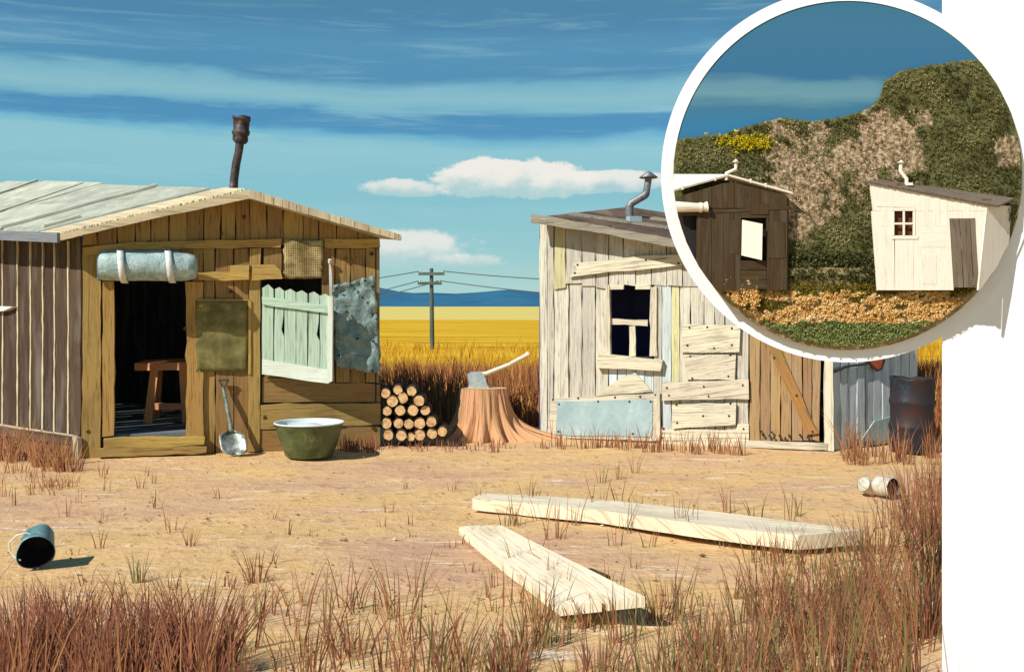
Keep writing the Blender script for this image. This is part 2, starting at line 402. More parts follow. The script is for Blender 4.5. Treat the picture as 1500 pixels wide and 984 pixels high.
tag(sheet('surrounding_ground', -4000, 4000, -200, 4200, 4, 4, -.05, M['far_field']), kind='structure')
tag(sheet('field', -160, 160, 14.6, 125, 60, 60, .004, M['field'], lambda x, y: .05 * mnoise.noise(Vector((x * .2, y * .2, 0))) - (.06 if y < 15 else 0)), kind='structure')
def ridge(name, D, pts, mat, depth):
    """a rolling range: cross-section falls off towards and away from the yard"""
    n = 160; vs = []; fs = []; rows = [(-1, 0), (-.6, .35), (-.3, .75), (0, 1), (.3, .75), (1, 0)]
    for (dy, k) in rows:
        for i in range(n + 1):
            px = -900 + 3300 * i / n; h = 0
            for (a, ya), (b, yb) in zip(pts, pts[1:]):
                if a <= px <= b:
                    t = (px - a) / (b - a); t = t * t * (3 - 2 * t); h = ya + (yb - ya) * t
            h += 3 * mnoise.noise(Vector((px * .012, D * .1, 0))) + 1.2 * mnoise.noise(Vector((px * .05, dy * 2, 0)))
            z = max(0, h) / F * D * k
            vs.append(((px - 750) / F * D, D + dy * depth, z - 1 + (1.7 * k)))
    for j in range(len(rows) - 1):
        for i in range(n): a = j * (n + 1) + i; fs.append((a, a + 1, a + n + 2, a + n + 1))
    me = bpy.data.meshes.new(name); me.from_pydata(vs, [], fs); me.materials.append(mat)
    for p in me.polygons: p.use_smooth = True
    o = bpy.data.objects.new(name, me); C.objects.link(o); return o
tag(ridge('hills', 3000, [(-900, 20), (0, 30), (300, 40), (520, 34), (600, 20), (680, 19), (740, 25), (800, 18), (1000, 34), (1400, 30), (2400, 30)], M['hills'], 500), kind='structure')

def blades(name, specs, mat):
    """specs: (root x, y, z, height, lean vector, width, tone)"""
    vs = []; fs = []; tn = []
    for (x, y, z, h, lx, ly, w, to) in specs:
        b = len(vs); a = U(-.6, .6); cx, sy = math.cos(a) * w, math.sin(a) * w
        m1 = .38; m2 = .75
        vs += [(x - cx, y - sy, z), (x + cx, y + sy, z),
               (x + lx * m1 * .55 - cx * .8, y + ly * m1 * .55 - sy * .8, z + h * m1), (x + lx * m1 * .55 + cx * .8, y + ly * m1 * .55 + sy * .8, z + h * m1),
               (x + lx * m2 * .8 - cx * .45, y + ly * m2 * .8 - sy * .45, z + h * m2), (x + lx * m2 * .8 + cx * .45, y + ly * m2 * .8 + sy * .45, z + h * m2),
               (x + lx, y + ly, z + h)]
        fs += [(b, b + 1, b + 3, b + 2), (b + 2, b + 3, b + 5, b + 4), (b + 4, b + 5, b + 6)]; tn += [to] * 3
    me = bpy.data.meshes.new(name); me.from_pydata(vs, [], fs)
    me.attributes.new('tone', 'FLOAT', 'FACE').data.foreach_set('value', tn)
    me.materials.append(mat); o = bpy.data.objects.new(name, me); C.objects.link(o); return o

# the tall dry grass behind the huts
sp = []
for i in range(26000):
    y = 14.4 + 5.0 * rnd() ** 1.3; x = U(-9, 12)
    if 1.0 < x < 5.4 and y < 15.2: continue
    if x < -1.9 and y < 16.2 and x > -9: continue
    h = U(.55, 1.02) * (1 + .14 * mnoise.noise(Vector((x * 1.5, y, 0)))); h = h * (1 - .25 * (y - 14.4) / 5)
    sp.append((x, y, -.02, h, U(-.22, .22), U(-.1, .1), U(.006, .012), min(1, rnd() ** 1.2)))
for i in range(2500):   # right of the white hut, near the oil drum
    y = U(12.7, 15); x = U(5.25, 6.4)
    if x < 5.2 + (y - 13.2) * .3: continue
    sp.append((x, y, -.02, U(.5, 1.05), U(-.2, .2), U(-.1, .1), U(.006, .011), rnd() ** 1.2))
tag(blades('tall_dry_grass', sp, M['reed']), 'band of tall red brown dry grass behind the woodpile and stump', 'grass', kind='stuff')
sp = []
for i in range(16000):
    y = 16.5 + 26 * rnd() ** 1.7; x = U(-.62, .62) * y
    sp.append((x, y, -.01, U(.3, .75) * (1 if y < 21 else .6), U(-.16, .16), U(-.1, .1), U(.007, .014), rnd()))
tag(blades('mustard_grass', sp, M['mustard_grass']), 'mustard yellow grass of the field beyond the huts', 'grass', kind='stuff')

# ------------------------------------------------------------------ white wall standing in for the page margin, with the round display board (right side)
PY = 4.60
wallm = MB()
wx0 = 630 / F * (PY + .010)
wallm.prism([Vector((wx0, PY + .010, -.15)), Vector((4.2, PY + .010, -.15)), Vector((4.2, PY + .17, -.15)), Vector((wx0 + .085, PY + .17, -.15))], Vector((0, 0, 4.1)))
tag(wallm.build('margin_wall', M['white']), 'white wall standing in for the blank page margin, at the right edge behind the round board', 'wall')
CX, CZ = 492 / F * PY, 1.7 + 191 / F * PY
RI, RO = 255.5 / F * PY, 273.5 / F * PY
board = thing('round_display_board', 'large round white rimmed board carrying the model hut diorama', 'display board', (CX, PY + .03, CZ))
def disc(mb, r, y0, y1, seg=160, r_in=None):
    vs = []
    for yy, rr in ((y0, r), (y1, r)):
        vs += [Vector((CX + rr * math.cos(2 * math.pi * k / seg), yy, CZ + rr * math.sin(2 * math.pi * k / seg))) for k in range(seg)]
    if r_in:
        for yy in (y0, y1): vs += [Vector((CX + r_in * math.cos(2 * math.pi * k / seg), yy, CZ + r_in * math.sin(2 * math.pi * k / seg))) for k in range(seg)]
        fs = []
        for k in range(seg):
            q = (k + 1) % seg
            fs += [[k, q, 2 * seg + q, 2 * seg + k], [seg + k, k, q, seg + q][::-1], [2 * seg + k, 2 * seg + q, 3 * seg + q, 3 * seg + k], [seg + q, seg + k, 3 * seg + k, 3 * seg + q]]
    else:
        fs = [list(range(seg)), list(range(2 * seg - 1, seg - 1, -1))] + [[(k + 1) % seg, k, k + seg, (k + 1) % seg + seg] for k in range(seg)]
    mb.add(vs, fs, Vector((0, 0, 1)), .5)
mb = MB(); disc(mb, RO, PY, PY + .003, r_in=RI); mb.build('rim', M['white'], board)
mb = MB(); disc(mb, RO - .01, PY + .0075, PY + .05); mb.build('backing', M['white'], board)
def backdrop_mat():
    m, t, b = new_mat('painted_backdrop', .8, .1)
    ob = t.new('ShaderNodeTexCoord').outputs['Object']
    n = t.noise(t.map(ob, (2.2, 1, 14)), 1, 5, .6, .5); x, y, z = t.sep(ob)
    zz = t.m('ADD', z, t.m('MULTIPLY', t.m('SUBTRACT', n, .5), .10))
    k = lambda r, g, b_: tuple(list(Vector(lin(r, g, b_)[:3]) * .78) + [1])
    f = t.m('DIVIDE', t.m('SUBTRACT', zz, CZ), .9)
    t.l.new(t.ramp(f, [(0, k(60, 128, 172)), (.26, k(60, 128, 172)), (.34, k(70, 126, 158)), (.40, k(110, 158, 176)), (.45, k(102, 152, 174)), (.50, k(62, 118, 160)), (.75, k(66, 122, 156)), (.98, k(62, 116, 146))]), b.inputs['Base Color'])
    return m
mb = MB(); disc(mb, RI + .004, PY + .004, PY + .007)
mb.build('painted_sky', backdrop_mat(), board)

def clip_round(mb, name, mat, parent=None, smooth=None):
    """cut a mesh to the tapering round outline of the board"""
    o = mb.build(name, mat, parent); me = o.data
    bm = bmesh.new(); bm.from_mesh(me)
    off = Vector((0, 0, 0))
    n = 40; rr = RI - .001
    for k in range(n):
        a = 2 * math.pi * k / n
        pt = Vector((CX + rr * math.cos(a), PY, CZ + rr * math.sin(a)))
        tan = Vector((-math.sin(a), 0, math.cos(a)))
        nn = (pt - EYE).cross(tan).normalized()
        if nn.dot(Vector((math.cos(a), 0, math.sin(a)))) < 0: nn = -nn
        if all((v.co - pt).dot(nn) <= 0 for v in bm.verts): continue
        r = bmesh.ops.bisect_plane(bm, geom=bm.verts[:] + bm.edges[:] + bm.faces[:], plane_co=pt, plane_no=nn, clear_outer=True)
        ed = [e for e in r['geom_cut'] if isinstance(e, bmesh.types.BMEdge)]
        if ed: bmesh.ops.holes_fill(bm, edges=ed, sides=0)
    bm.to_mesh(me); bm.free(); me.update()
    return o
def inside(px, py): return math.hypot(px - 1242, py - 257) < 250

M['m_white'] = wood('model_white_plastic', lin(228, 218, 202), lin(236, 228, 214), lin(200, 188, 168), .06, .8, .6, 4, cracks=.25, weather=0)
M['m_brown'] = wood('model_brown_plastic', lin(74, 58, 38), lin(92, 72, 50), lin(46, 36, 24), .12, 1.2, .55, 4, cracks=.8, weather=.1)
M['m_grey'] = wood('model_grey_brown', lin(112, 98, 82), lin(140, 124, 106), lin(74, 62, 50), .12, 1.2, .6, 4)
M['scrub'] = grass_mat('model_scrub', [(0, lin(54, 56, 28)), (.4, lin(92, 92, 56)), (.7, lin(122, 118, 76)), (1, lin(154, 146, 102))])
M['yel'] = grass_mat('yellow_scrub', [(0, lin(158, 144, 24)), (1, lin(222, 200, 40))])
M['org'] = grass_mat('orange_ground_cover', [(0, lin(204, 160, 84)), (.5, lin(234, 190, 118)), (1, lin(242, 214, 162))])
M['oliv'] = grass_mat('olive_ground_cover', [(0, lin(80, 78, 24)), (1, lin(140, 124, 44))])
M['grn'] = grass_mat('green_ground_cover', [(0, lin(112, 126, 70)), (1, lin(150, 160, 100))])
def hill_mat():
    m, t, b = new_mat('model_hill', .9, .1)
    ob = t.new('ShaderNodeTexCoord').outputs['Object']
    a = t.noise(ob, 4.5, 5, .65, .6); d = t.noise(ob, 60, 5, .7)
    rock = t.ramp(d, [(.40, lin(84, 76, 52)), (.52, lin(150, 128, 100)), (.64, lin(204, 180, 152))])
    gr = t.ramp(d, [(.36, lin(58, 58, 32)), (.6, lin(104, 102, 62))])
    f = t.m('ADD', tone_of(t), t.m('MULTIPLY', t.m('SUBTRACT', d, .5), .5))
    t.l.new(t.mix(t.sstep(f, .40, .85), gr, rock), b.inputs['Base Color']); bump(t, b, d, .8, .01)
    return m
M['hill'] = hill_mat()
sky_pts = [(960, 214), (1000, 203), (1060, 196), (1100, 184), (1145, 172), (1190, 178), (1240, 170), (1275, 158), (1290, 140), (1296, 118), (1320, 104), (1370, 94), (1430, 87), (1460, 108), (1480, 150), (1520, 240)]
def skyline(px):
    for (a, ya), (b, yb) in zip(sky_pts, sky_pts[1:]):
        if a <= px <= b: return ya + (yb - ya) * (px - a) / (b - a)
    return 230
def hillD(px, py):
    """depth (distance) of the model hillside at a pixel"""
    q = Vector((px * .012, py * .014, 0)); s = skyline(px)
    d = max(0, (py - s)) / 260
    p = .012 + .055 * min(1, d) + .016 * mnoise.noise(q) * min(1, d * 6) + .007 * mnoise.noise(q * 4) * min(1, d * 6)
    return PY - max(.003, p)
def rocky(px, py):
    n = .55 * mnoise.noise(Vector((px * .02, py * .018, 5))) + .5 * mnoise.noise(Vector((px * .06, py * .06, 2)))
    a = 1 - math.hypot((px - 1170) / 62, (py - 265) / 95); b = 1 - math.hypot(((px - 1290) + (py - 215) * .9) / 75, ((py - 215) - (px - 1290) * .5) / 95); c = 1 - math.hypot((px - 1475) / 26, (py - 215) / 22)
    return n + max(a, b, c, -.5) * .9 - .08
mb = MB(); nx, ny = 150, 90; vs = []; fs = []
for j in range(ny + 1):
    for i in range(nx + 1):
        px = 960 + 560 * i / nx; s = skyline(px) + 2.5 * mnoise.noise(Vector((px * .08, 0, 0))); py = s + (425 - s) * (j / ny)
        D = hillD(px, py) if j > 0 else PY - .002
        vs.append(P(px, py, D))
for j in range(ny):
    for i in range(nx): a = j * (nx + 1) + i; fs.append([a, a + nx + 1, a + nx + 2, a + 1])
mb.add(vs, fs, Vector((0, 0, 1)), .5, True)
for k in range(len(fs)):
    j, i = divmod(k, nx); px = 960 + 560 * i / nx; s_ = skyline(px); mb.t[k] = max(0, min(1, .5 + 1.2 * rocky(px, s_ + (425 - s_) * (j / ny))))
hill = clip_round(mb, 'model_hill', M['hill'])
tag(hill, 'rocky green model hillside rising behind the two model huts on the round board', 'model hill')

def clump(vs, fs, tn, c, r, k, flat=.8, tr=(0, 1)):
    to = U(*tr)
    for _ in range(k):
        d = Vector((U(-1, 1), U(-1, .4), U(-.6, 1))).normalized() * r * U(.3, 1)
        q = c + d; a = Vector((U(-1, 1), U(-1, 1), U(-1, 1))).normalized(); b = a.cross(Vector((U(-1, 1), U(-1, 1), U(-1, 1)))).normalized(); s = r * U(.18, .42) * flat
        n = len(vs); vs += [q + a * s, q + b * s, q - a * s, q - b * s]; fs.append((n, n + 1, n + 2, n + 3)); tn.append(min(1, max(0, to + U(-.25, .25))))
def clump_obj(name, items, mat, k=14):
    vs, fs, tn = [], [], []
    for c, r, tr in items: clump(vs, fs, tn, c, r, k, 1, tr)
    me = bpy.data.meshes.new(name); me.from_pydata([tuple(v) for v in vs], [], fs)
    me.attributes.new('tone', 'FLOAT', 'FACE').data.foreach_set('value', tn); me.materials.append(mat)
    o = bpy.data.objects.new(name, me); C.objects.link(o); return o
it = []
for _ in range(8200):
    px = U(985, 1498); s = skyline(px); py = U(s + 1, 408)
    if not inside(px, py): continue
    rk = rocky(px, py)
    if rk > 0 and rnd() < min(.93, .5 + rk * 2): continue
    dk = mnoise.noise(Vector((px * .02, py * .02, 9)))
    D = hillD(px, py); it.append((P(px, py, D - .004), U(.005, .010), (max(0, .45 + dk * 1.0 - .1), max(.05, min(1, .65 + dk * 1.0)))))
for _ in range(420):
    px = U(1120, 1290); py = U(372, 412); it.append((P(px, py, hillD(px, py) - .012), U(.010, .018), (.0, .35)))
tag(clump_obj('model_scrub', it, M['scrub'], 13), 'dark green scrub covering the model hillside on the round board', 'scrub', kind='stuff')
it = [(P(px, py, hillD(px, py) - .012), U(.006, .011), (0, 1)) for px, py in [(random.gauss(1092, 22), random.gauss(208, 6.5)) for _ in range(210)]]
tag(clump_obj('yellow_bush', it, M['yel'], 12), 'bright yellow bush on the model hill above the brown model hut', 'bush')
rk = MB()
for _ in range(2600):
    px = U(1060, 1480); py = U(skyline(px) + 10, 380)
    if not inside(px, py) or rocky(px, py) < -.05: continue
    c = P(px, py, hillD(px, py)); r = U(.002, .0065)
    vs = [c + Vector((U(.6, 1) * sx, U(.6, 1) * sy, U(.6, 1) * sz)) * r for sx, sy, sz in ((1, 0, 0), (-1, 0, 0), (0, 1, 0), (0, -1, 0), (0, 0, 1), (0, 0, -1))]
    rk.add(vs, [[0, 3, 4], [3, 1, 4], [1, 2, 4], [2, 0, 4], [3, 0, 5], [1, 3, 5], [2, 1, 5], [0, 2, 5]])
M['rock'] = grass_mat('model_rock', [(0, lin(128, 102, 80)), (.5, lin(182, 148, 122)), (1, lin(214, 182, 158))])
tag(rk.build('model_rocks', M['rock']), 'small pinkish tan stones strewn over the model hillside', 'stones', kind='stuff')

# model ground shelf falling forward
def shelfD(py): return 4.525 + .045 * max(0, min(1, (py - 395) / 120.0))
mb = MB(); vs = []; fs = []; nx, ny = 60, 20
for j in range(ny + 1):
    for i in range(nx + 1):
        px = 985 + 515 * i / nx; py = 392 + 130 * j / ny; vs.append(P(px, py + 1.5 * mnoise.noise(Vector((px * .05, py * .05, 1))), shelfD(py)))
for j in range(ny):
    for i in range(nx): a = j * (nx + 1) + i; fs.append([a, a + nx + 1, a + nx + 2, a + 1])
mb.add(vs, fs, Vector((0, 0, 1)), .5, True)
M['m_ground'] = blotch('model_ground', lin(112, 98, 60), lin(156, 140, 104), None, 30, .95, 0, .6, .01)
tag(clip_round(mb, 'model_ground', M['m_ground']), 'flat earth strip between the two model huts on the round board', 'model ground')
def inside_c(px, py, m=6): return math.hypot(px - 1242, py - 257) < 256 - m
it = []; it2 = []; it3 = []
for _ in range(5200):
    px = U(1040, 1440); py = 414 + 98 * rnd()
    if not inside_c(px, py): continue
    n = mnoise.noise(Vector((px * .022, py * .05, 3))) 
    c = P(px, py - 7 * max(0, mnoise.noise(Vector((px * .045, py * .06, 7)))), shelfD(py) - .008 - .02 * max(0, mnoise.noise(Vector((px * .045, py * .06, 7)))))
    if py > 474 + 8 * mnoise.noise(Vector((px * .03, 0, 0))): it3.append((c, U(.007, .012), (.2, .8)))
    elif py < 428 or (n > .12 and py < 455): it2.append((c, U(.006, .012), (0, 1)))
    else: it.append((c, U(.006, .011), (max(0, .4 + n), min(1, .9 + n))))
for _ in range(260):
    px = U(1052, 1112); py = U(418, 455)
    if inside_c(px, py): it.append((P(px, py - U(0, 14), shelfD(py) - .035), U(.006, .014), (.2, .9)))
tag(clump_obj('orange_ground_cover', it, M['org'], 20), 'orange yellow tufts in front of the model huts', 'ground cover', kind='stuff')
tag(clump_obj('olive_ground_cover', it2, M['oliv'], 14), 'olive tufts at the foot of the white model hut', 'ground cover', kind='stuff')
tag(clump_obj('green_ground_cover', it3, M['grn'], 14), 'soft green tufts along the bottom of the round board', 'ground cover', kind='stuff')

class ModelWall(Wall):
    K = .35
    def w(s, px, py, off=0.0): return Wall.w(s, px, py, off * s.K)
    def poly(s, mb, pts, off, th, along='v', **k): Wall.poly(s, mb, pts, off, th * s.K, along, **k)
def model_brown():
    W = ModelWall((P(960, 400, 4.475).x, 4.475), (P(1155, 400, 4.50).x, 4.50))
    t = thing('model_hut', 'small dark brown model hut with white gabled roof and white shutter on the round board', 'model hut', W.w(1060, 412))
    q = MB()
    def top(x): return (266 + (1068 - x) * .30 if x < 1068 else 266 + (x - 1068) * .24)
    xs = [960]
    while xs[-1] < 1150: xs.append(min(1155, xs[-1] + U(11, 17)))
    if 1155 - xs[-1] < 1: pass
    for a, b in zip(xs, xs[1:]):
        W.poly(q, [(a, 305), (b - .5, 305), (b - .5, top(b)), (a, top(a))], U(0, .004), .03, amp=.2)
    for a, b in zip(xs, xs[1:]):
        if b > 1086 and a < 1122:
            if a < 1086: W.poly(q, [(a, 425), (1085, 425), (1085, 306), (a, 306)], 0, .03, amp=.1)
            if b > 1122: W.poly(q, [(1123, 425), (b - .5, 425), (b - .5, 306), (1123, 306)], 0, .03, amp=.1)
            continue
        if a < 1021:
            if b > 1021: W.poly(q, [(1021, 425), (b - .5, 425), (b - .5, 306), (1021, 306)], 0, .03, amp=.1)
            continue
        W.poly(q, [(a, 425), (b - .5, 425), (b - .5, 306), (a, 306)], U(0, .003), .03, amp=.2)
    W.rect(q, 1085.4, 306, 1122.6, 319, .001, .03, 'h', amp=0); 
    for y in (382, 396, 410): W.rect(q, 1085.4, y, 1122.6, y + 13, .003, .03, 'h', amp=.2)
    W.rect(q, 960, 306, 1020.6, 316, .001, .03, 'h', amp=0)
    W.poly(q, [(960, 312), (1155, 302), (1155, 306), (960, 317)], .008, .006, 'h', amp=.2)
    W.rect(q, 1126, 325, 1150, 378, .008, .006, amp=.3); W.rect(q, 1100, 298, 1125, 314, .010, .008, amp=.4); W.rect(q, 1070, 322, 1082, 372, .006, .006, amp=.2)
    clip_round(q, 'wall', M['m_brown'], t)
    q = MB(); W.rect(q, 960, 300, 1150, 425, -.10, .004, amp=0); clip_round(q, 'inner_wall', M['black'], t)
    q = MB()
    # side walls closing the model
    W.poly(q, [(1153, 425), (1155, 425), (1155, 290), (1153, 290)], -.031, .10, amp=0); clip_round(q, 'side_wall', M['m_brown'], t)
    q = MB()
    r0 = W.w(1068, 258, .025); e1 = W.w(1161, 284, .025); e0 = W.w(960, 288, .025)
    bk = -W.n * .075 + Vector((-.02, 0, .0))
    up = Vector((0, 0, .012)); rb = P(1050, 259, 4.555); eb = P(950, 257, 4.555)
    q.prism([e0, r0, r0 + Vector((0, 0, .008)), e0 + Vector((0, 0, .008))], -W.n * .006, W.d)
    q.add([e0, r0, rb, eb] + [v + Vector((0, 0, .008)) for v in (e0, r0, rb, eb)], [[4, 5, 6, 7], [0, 3, 2, 1], [0, 1, 5, 4], [1, 2, 6, 5], [2, 3, 7, 6], [3, 0, 4, 7]], W.d)
    q.add([r0, e1, e1 + bk, rb] + [v + Vector((0, 0, .008)) for v in (r0, e1, e1 + bk, rb)], [[4, 5, 6, 7], [0, 3, 2, 1], [0, 1, 5, 4], [1, 2, 6, 5], [2, 3, 7, 6], [3, 0, 4, 7]], W.d)
    for x in (1048, 1100, 1122, 1000):
        y = (258 + (1068 - x) * .278) if x < 1068 else 258 + (x - 1068) * .28
        q.prism([W.w(x - 1.2, y + 1, .029), W.w(x + 1.2, y + 1, .029), W.w(x + 1.2, y - 5, .029), W.w(x - 1.2, y - 5, .029)], -W.n * .02)
    rf = clip_round(q, 'roof', M['m_white'], t)
    q = MB(); D = 4.49
    q.tube([P(1064, 264, D), P(1064, 254, D), P(1078, 248, D), P(1078, 238, D)], .0082, 12)
    q.lathe([(.0, .016), (.018, .0), (.0, -.001)], P(1078, 238, D), seg=16)
    pp = q.build('chimney', M['m_white']); pp.parent = rf; pp.matrix_parent_inverse = Matrix.Identity(4)
    q = MB(); q.tube([W.w(975, 305, .03), W.w(990, 303, .03), W.w(1024, 304, .03), W.w(1028, 304, .03), W.w(1036, 303, .03)], [.022, .024, .019, .015, .024], 16); q.tube([W.w(1024, 304, .03), W.w(1028, 304, .03)], .022, 16)
    clip_round(q, 'rolled_awning', M['m_white'], t)
    q = MB(); a = W.w(1087, 322, .012); b = W.w(1117, 328, .07); c = W.w(1116, 381, .07); d = W.w(1086, 374, .012)
    q.prism([d, c, b, a], Vector((.003, .008, 0)), Vector((0, 0, 1)), .6)
    sh = q.build('shutter', M['m_white'], t)
model_brown()
def model_white():
    W = ModelWall((P(1280, 400, 4.50).x, 4.50), (P(1440, 400, 4.47).x, 4.47))
    t = thing('model_hut', 'small white leaning model hut with grey roof and grey brown door on round board', 'model hut', W.w(1360, 420))
    q = MB()
    def lx(y): return 1273 + (y - 268) * .075
    def rx(y): return 1446 - (y - 300) * .10
    def tp(x): return 269 + (x - 1273) * .185
    # wall pieces round the window and the door
    def pc(pts, **k): W.poly(q, pts, k.get('off', 0), .03, k.get('al', 'v'), amp=0, tone=k.get('tone', .5))
    pc([(1279, 309), (1445, 309), (1446, 301), (1274, 269)])
    pc([(lx(425), 425), (1311, 425), (1309, 309.3), (lx(309) + .5, 309.3)])
    pc([(1311.3, 345), (1337.7, 345), (1337.7, 425), (1311.3, 425)][::-1])
    pc([(1338, 425), (1397, 425), (1390, 309.3), (1338, 309.3)])
    pc([(1390.5, 320), (1429, 320), (1428, 309.3), (1390.2, 309.3)])
    pc([(1432, 425), (1434, 425), (1445, 309.3), (1428.5, 309.3)])
    for x in (1291, 1300, 1352, 1368, 1380, 1412):
        W.poly(q, [(x, 316 if x > 1388 else 330), (x + 8, 332), (x + 8, tp(x) + 5), (x, tp(x) + 3)], .0025, .02, amp=.5)
    W.rect(q, 1284, 298, 1340, 303, .006, .02, 'h', amp=.8); W.rect(q, 1350, 372, 1372, 416, .004, .02, amp=.5); W.rect(q, 1349, 340, 1385, 362, .003, .02, 'h', amp=.6)
    W.poly(q, [(1434, 425), (1436, 425), (1441, 322), (1437, 322)], .006, .02, amp=.2)
    clip_round(q, 'wall', M['m_white'], t)
    q = MB(); W.rect(q, 1306, 304, 1341, 309, .010, .02, 'h', amp=0); W.rect(q, 1306, 345.4, 1345, 350, .010, .02, 'h', amp=0)
    W.rect(q, 1306, 309.4, 1310, 345, .009, .02, amp=0); W.rect(q, 1337.5, 309.4, 1341, 345, .009, .02, amp=0); W.rect(q, 1322.5, 309.4, 1325.5, 345, .008, .01, amp=0)
    W.rect(q, 1310.3, 326, 1322.2, 329, .0075, .01, 'h', amp=0); W.rect(q, 1325.8, 326, 1337.2, 329, .0075, .01, 'h', amp=0)
    clip_round(q, 'window_frame', M['m_white'], t)
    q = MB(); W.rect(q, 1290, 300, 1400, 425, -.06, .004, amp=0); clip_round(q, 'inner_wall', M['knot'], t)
    q = MB()
    for i, x in enumerate((1391, 1398, 1406, 1413, 1421)):
        W.poly(q, [(x + 6.5, 421), (x + 13.2, 421), (x + 7.0, 320 + U(-1, 1)), (x, 320)], .005 + U(0, .002), .02, amp=.1)
    W.poly(q, [(1425, 419), (1429, 417), (1400, 322), (1394, 322)], .011, .006, amp=.2)
    clip_round(q, 'door', M['m_grey'], t)
    q = MB(); V = ModelWall((W.w(1446, 400).x, W.w(1446, 400).y), (W.w(1446, 400).x + .14, W.w(1446, 400).y + .085))
    V.poly(q, [(1433, 425), (1500, 425), (1500, 302), (1446, 301)], -.001, .02, amp=0); clip_round(q, 'side_wall', M['m_white'], t)
    q = MB()
    a = W.w(1271, 268, .02); b = W.w(1462, 304, .02); v = Vector((.11, .08, .012))
    up = Vector((0, 0, .008)); c = b + v + Vector((.0, 0, .03)); d = a + v + Vector((0, 0, .008))
    q.add([a, b, c, d, a + up, b + up, c + up, d + up], [[4, 5, 6, 7], [0, 3, 2, 1], [0, 1, 5, 4], [1, 2, 6, 5], [2, 3, 7, 6], [3, 0, 4, 7]], W.d)
    for (s, r_) in ((.2, .3), (.52, .6), (.84, .45), (.9, .8)):
        p = a + (b - a) * s + v * r_ + up * 1.3; q.box(p, (.05, .03, .012), Matrix.Rotation(.3, 3, 'Z'))
    for k in range(60):
        p = a + (b - a) * (k / 60) + up * .5 + W.n * .001; q.box(p, (.006, .006, U(.004, .012)))
    rf = clip_round(q, 'roof', M['m_grey'], t)
    q = MB(); D = 4.505
    q.tube([P(1328, 270, D), P(1328, 262, D), P(1319, 250, D), P(1320, 238, D)], .0085, 12); q.lathe([(.0, .014), (.019, .0), (.0, -.001)], P(1320, 239, D), seg=16)
    q.box(P(1331, 270, D), (.03, .02, .012))
    pp = q.build('chimney', M['m_white']); pp.parent = rf; pp.matrix_parent_inverse = Matrix.Identity(4)
model_white()

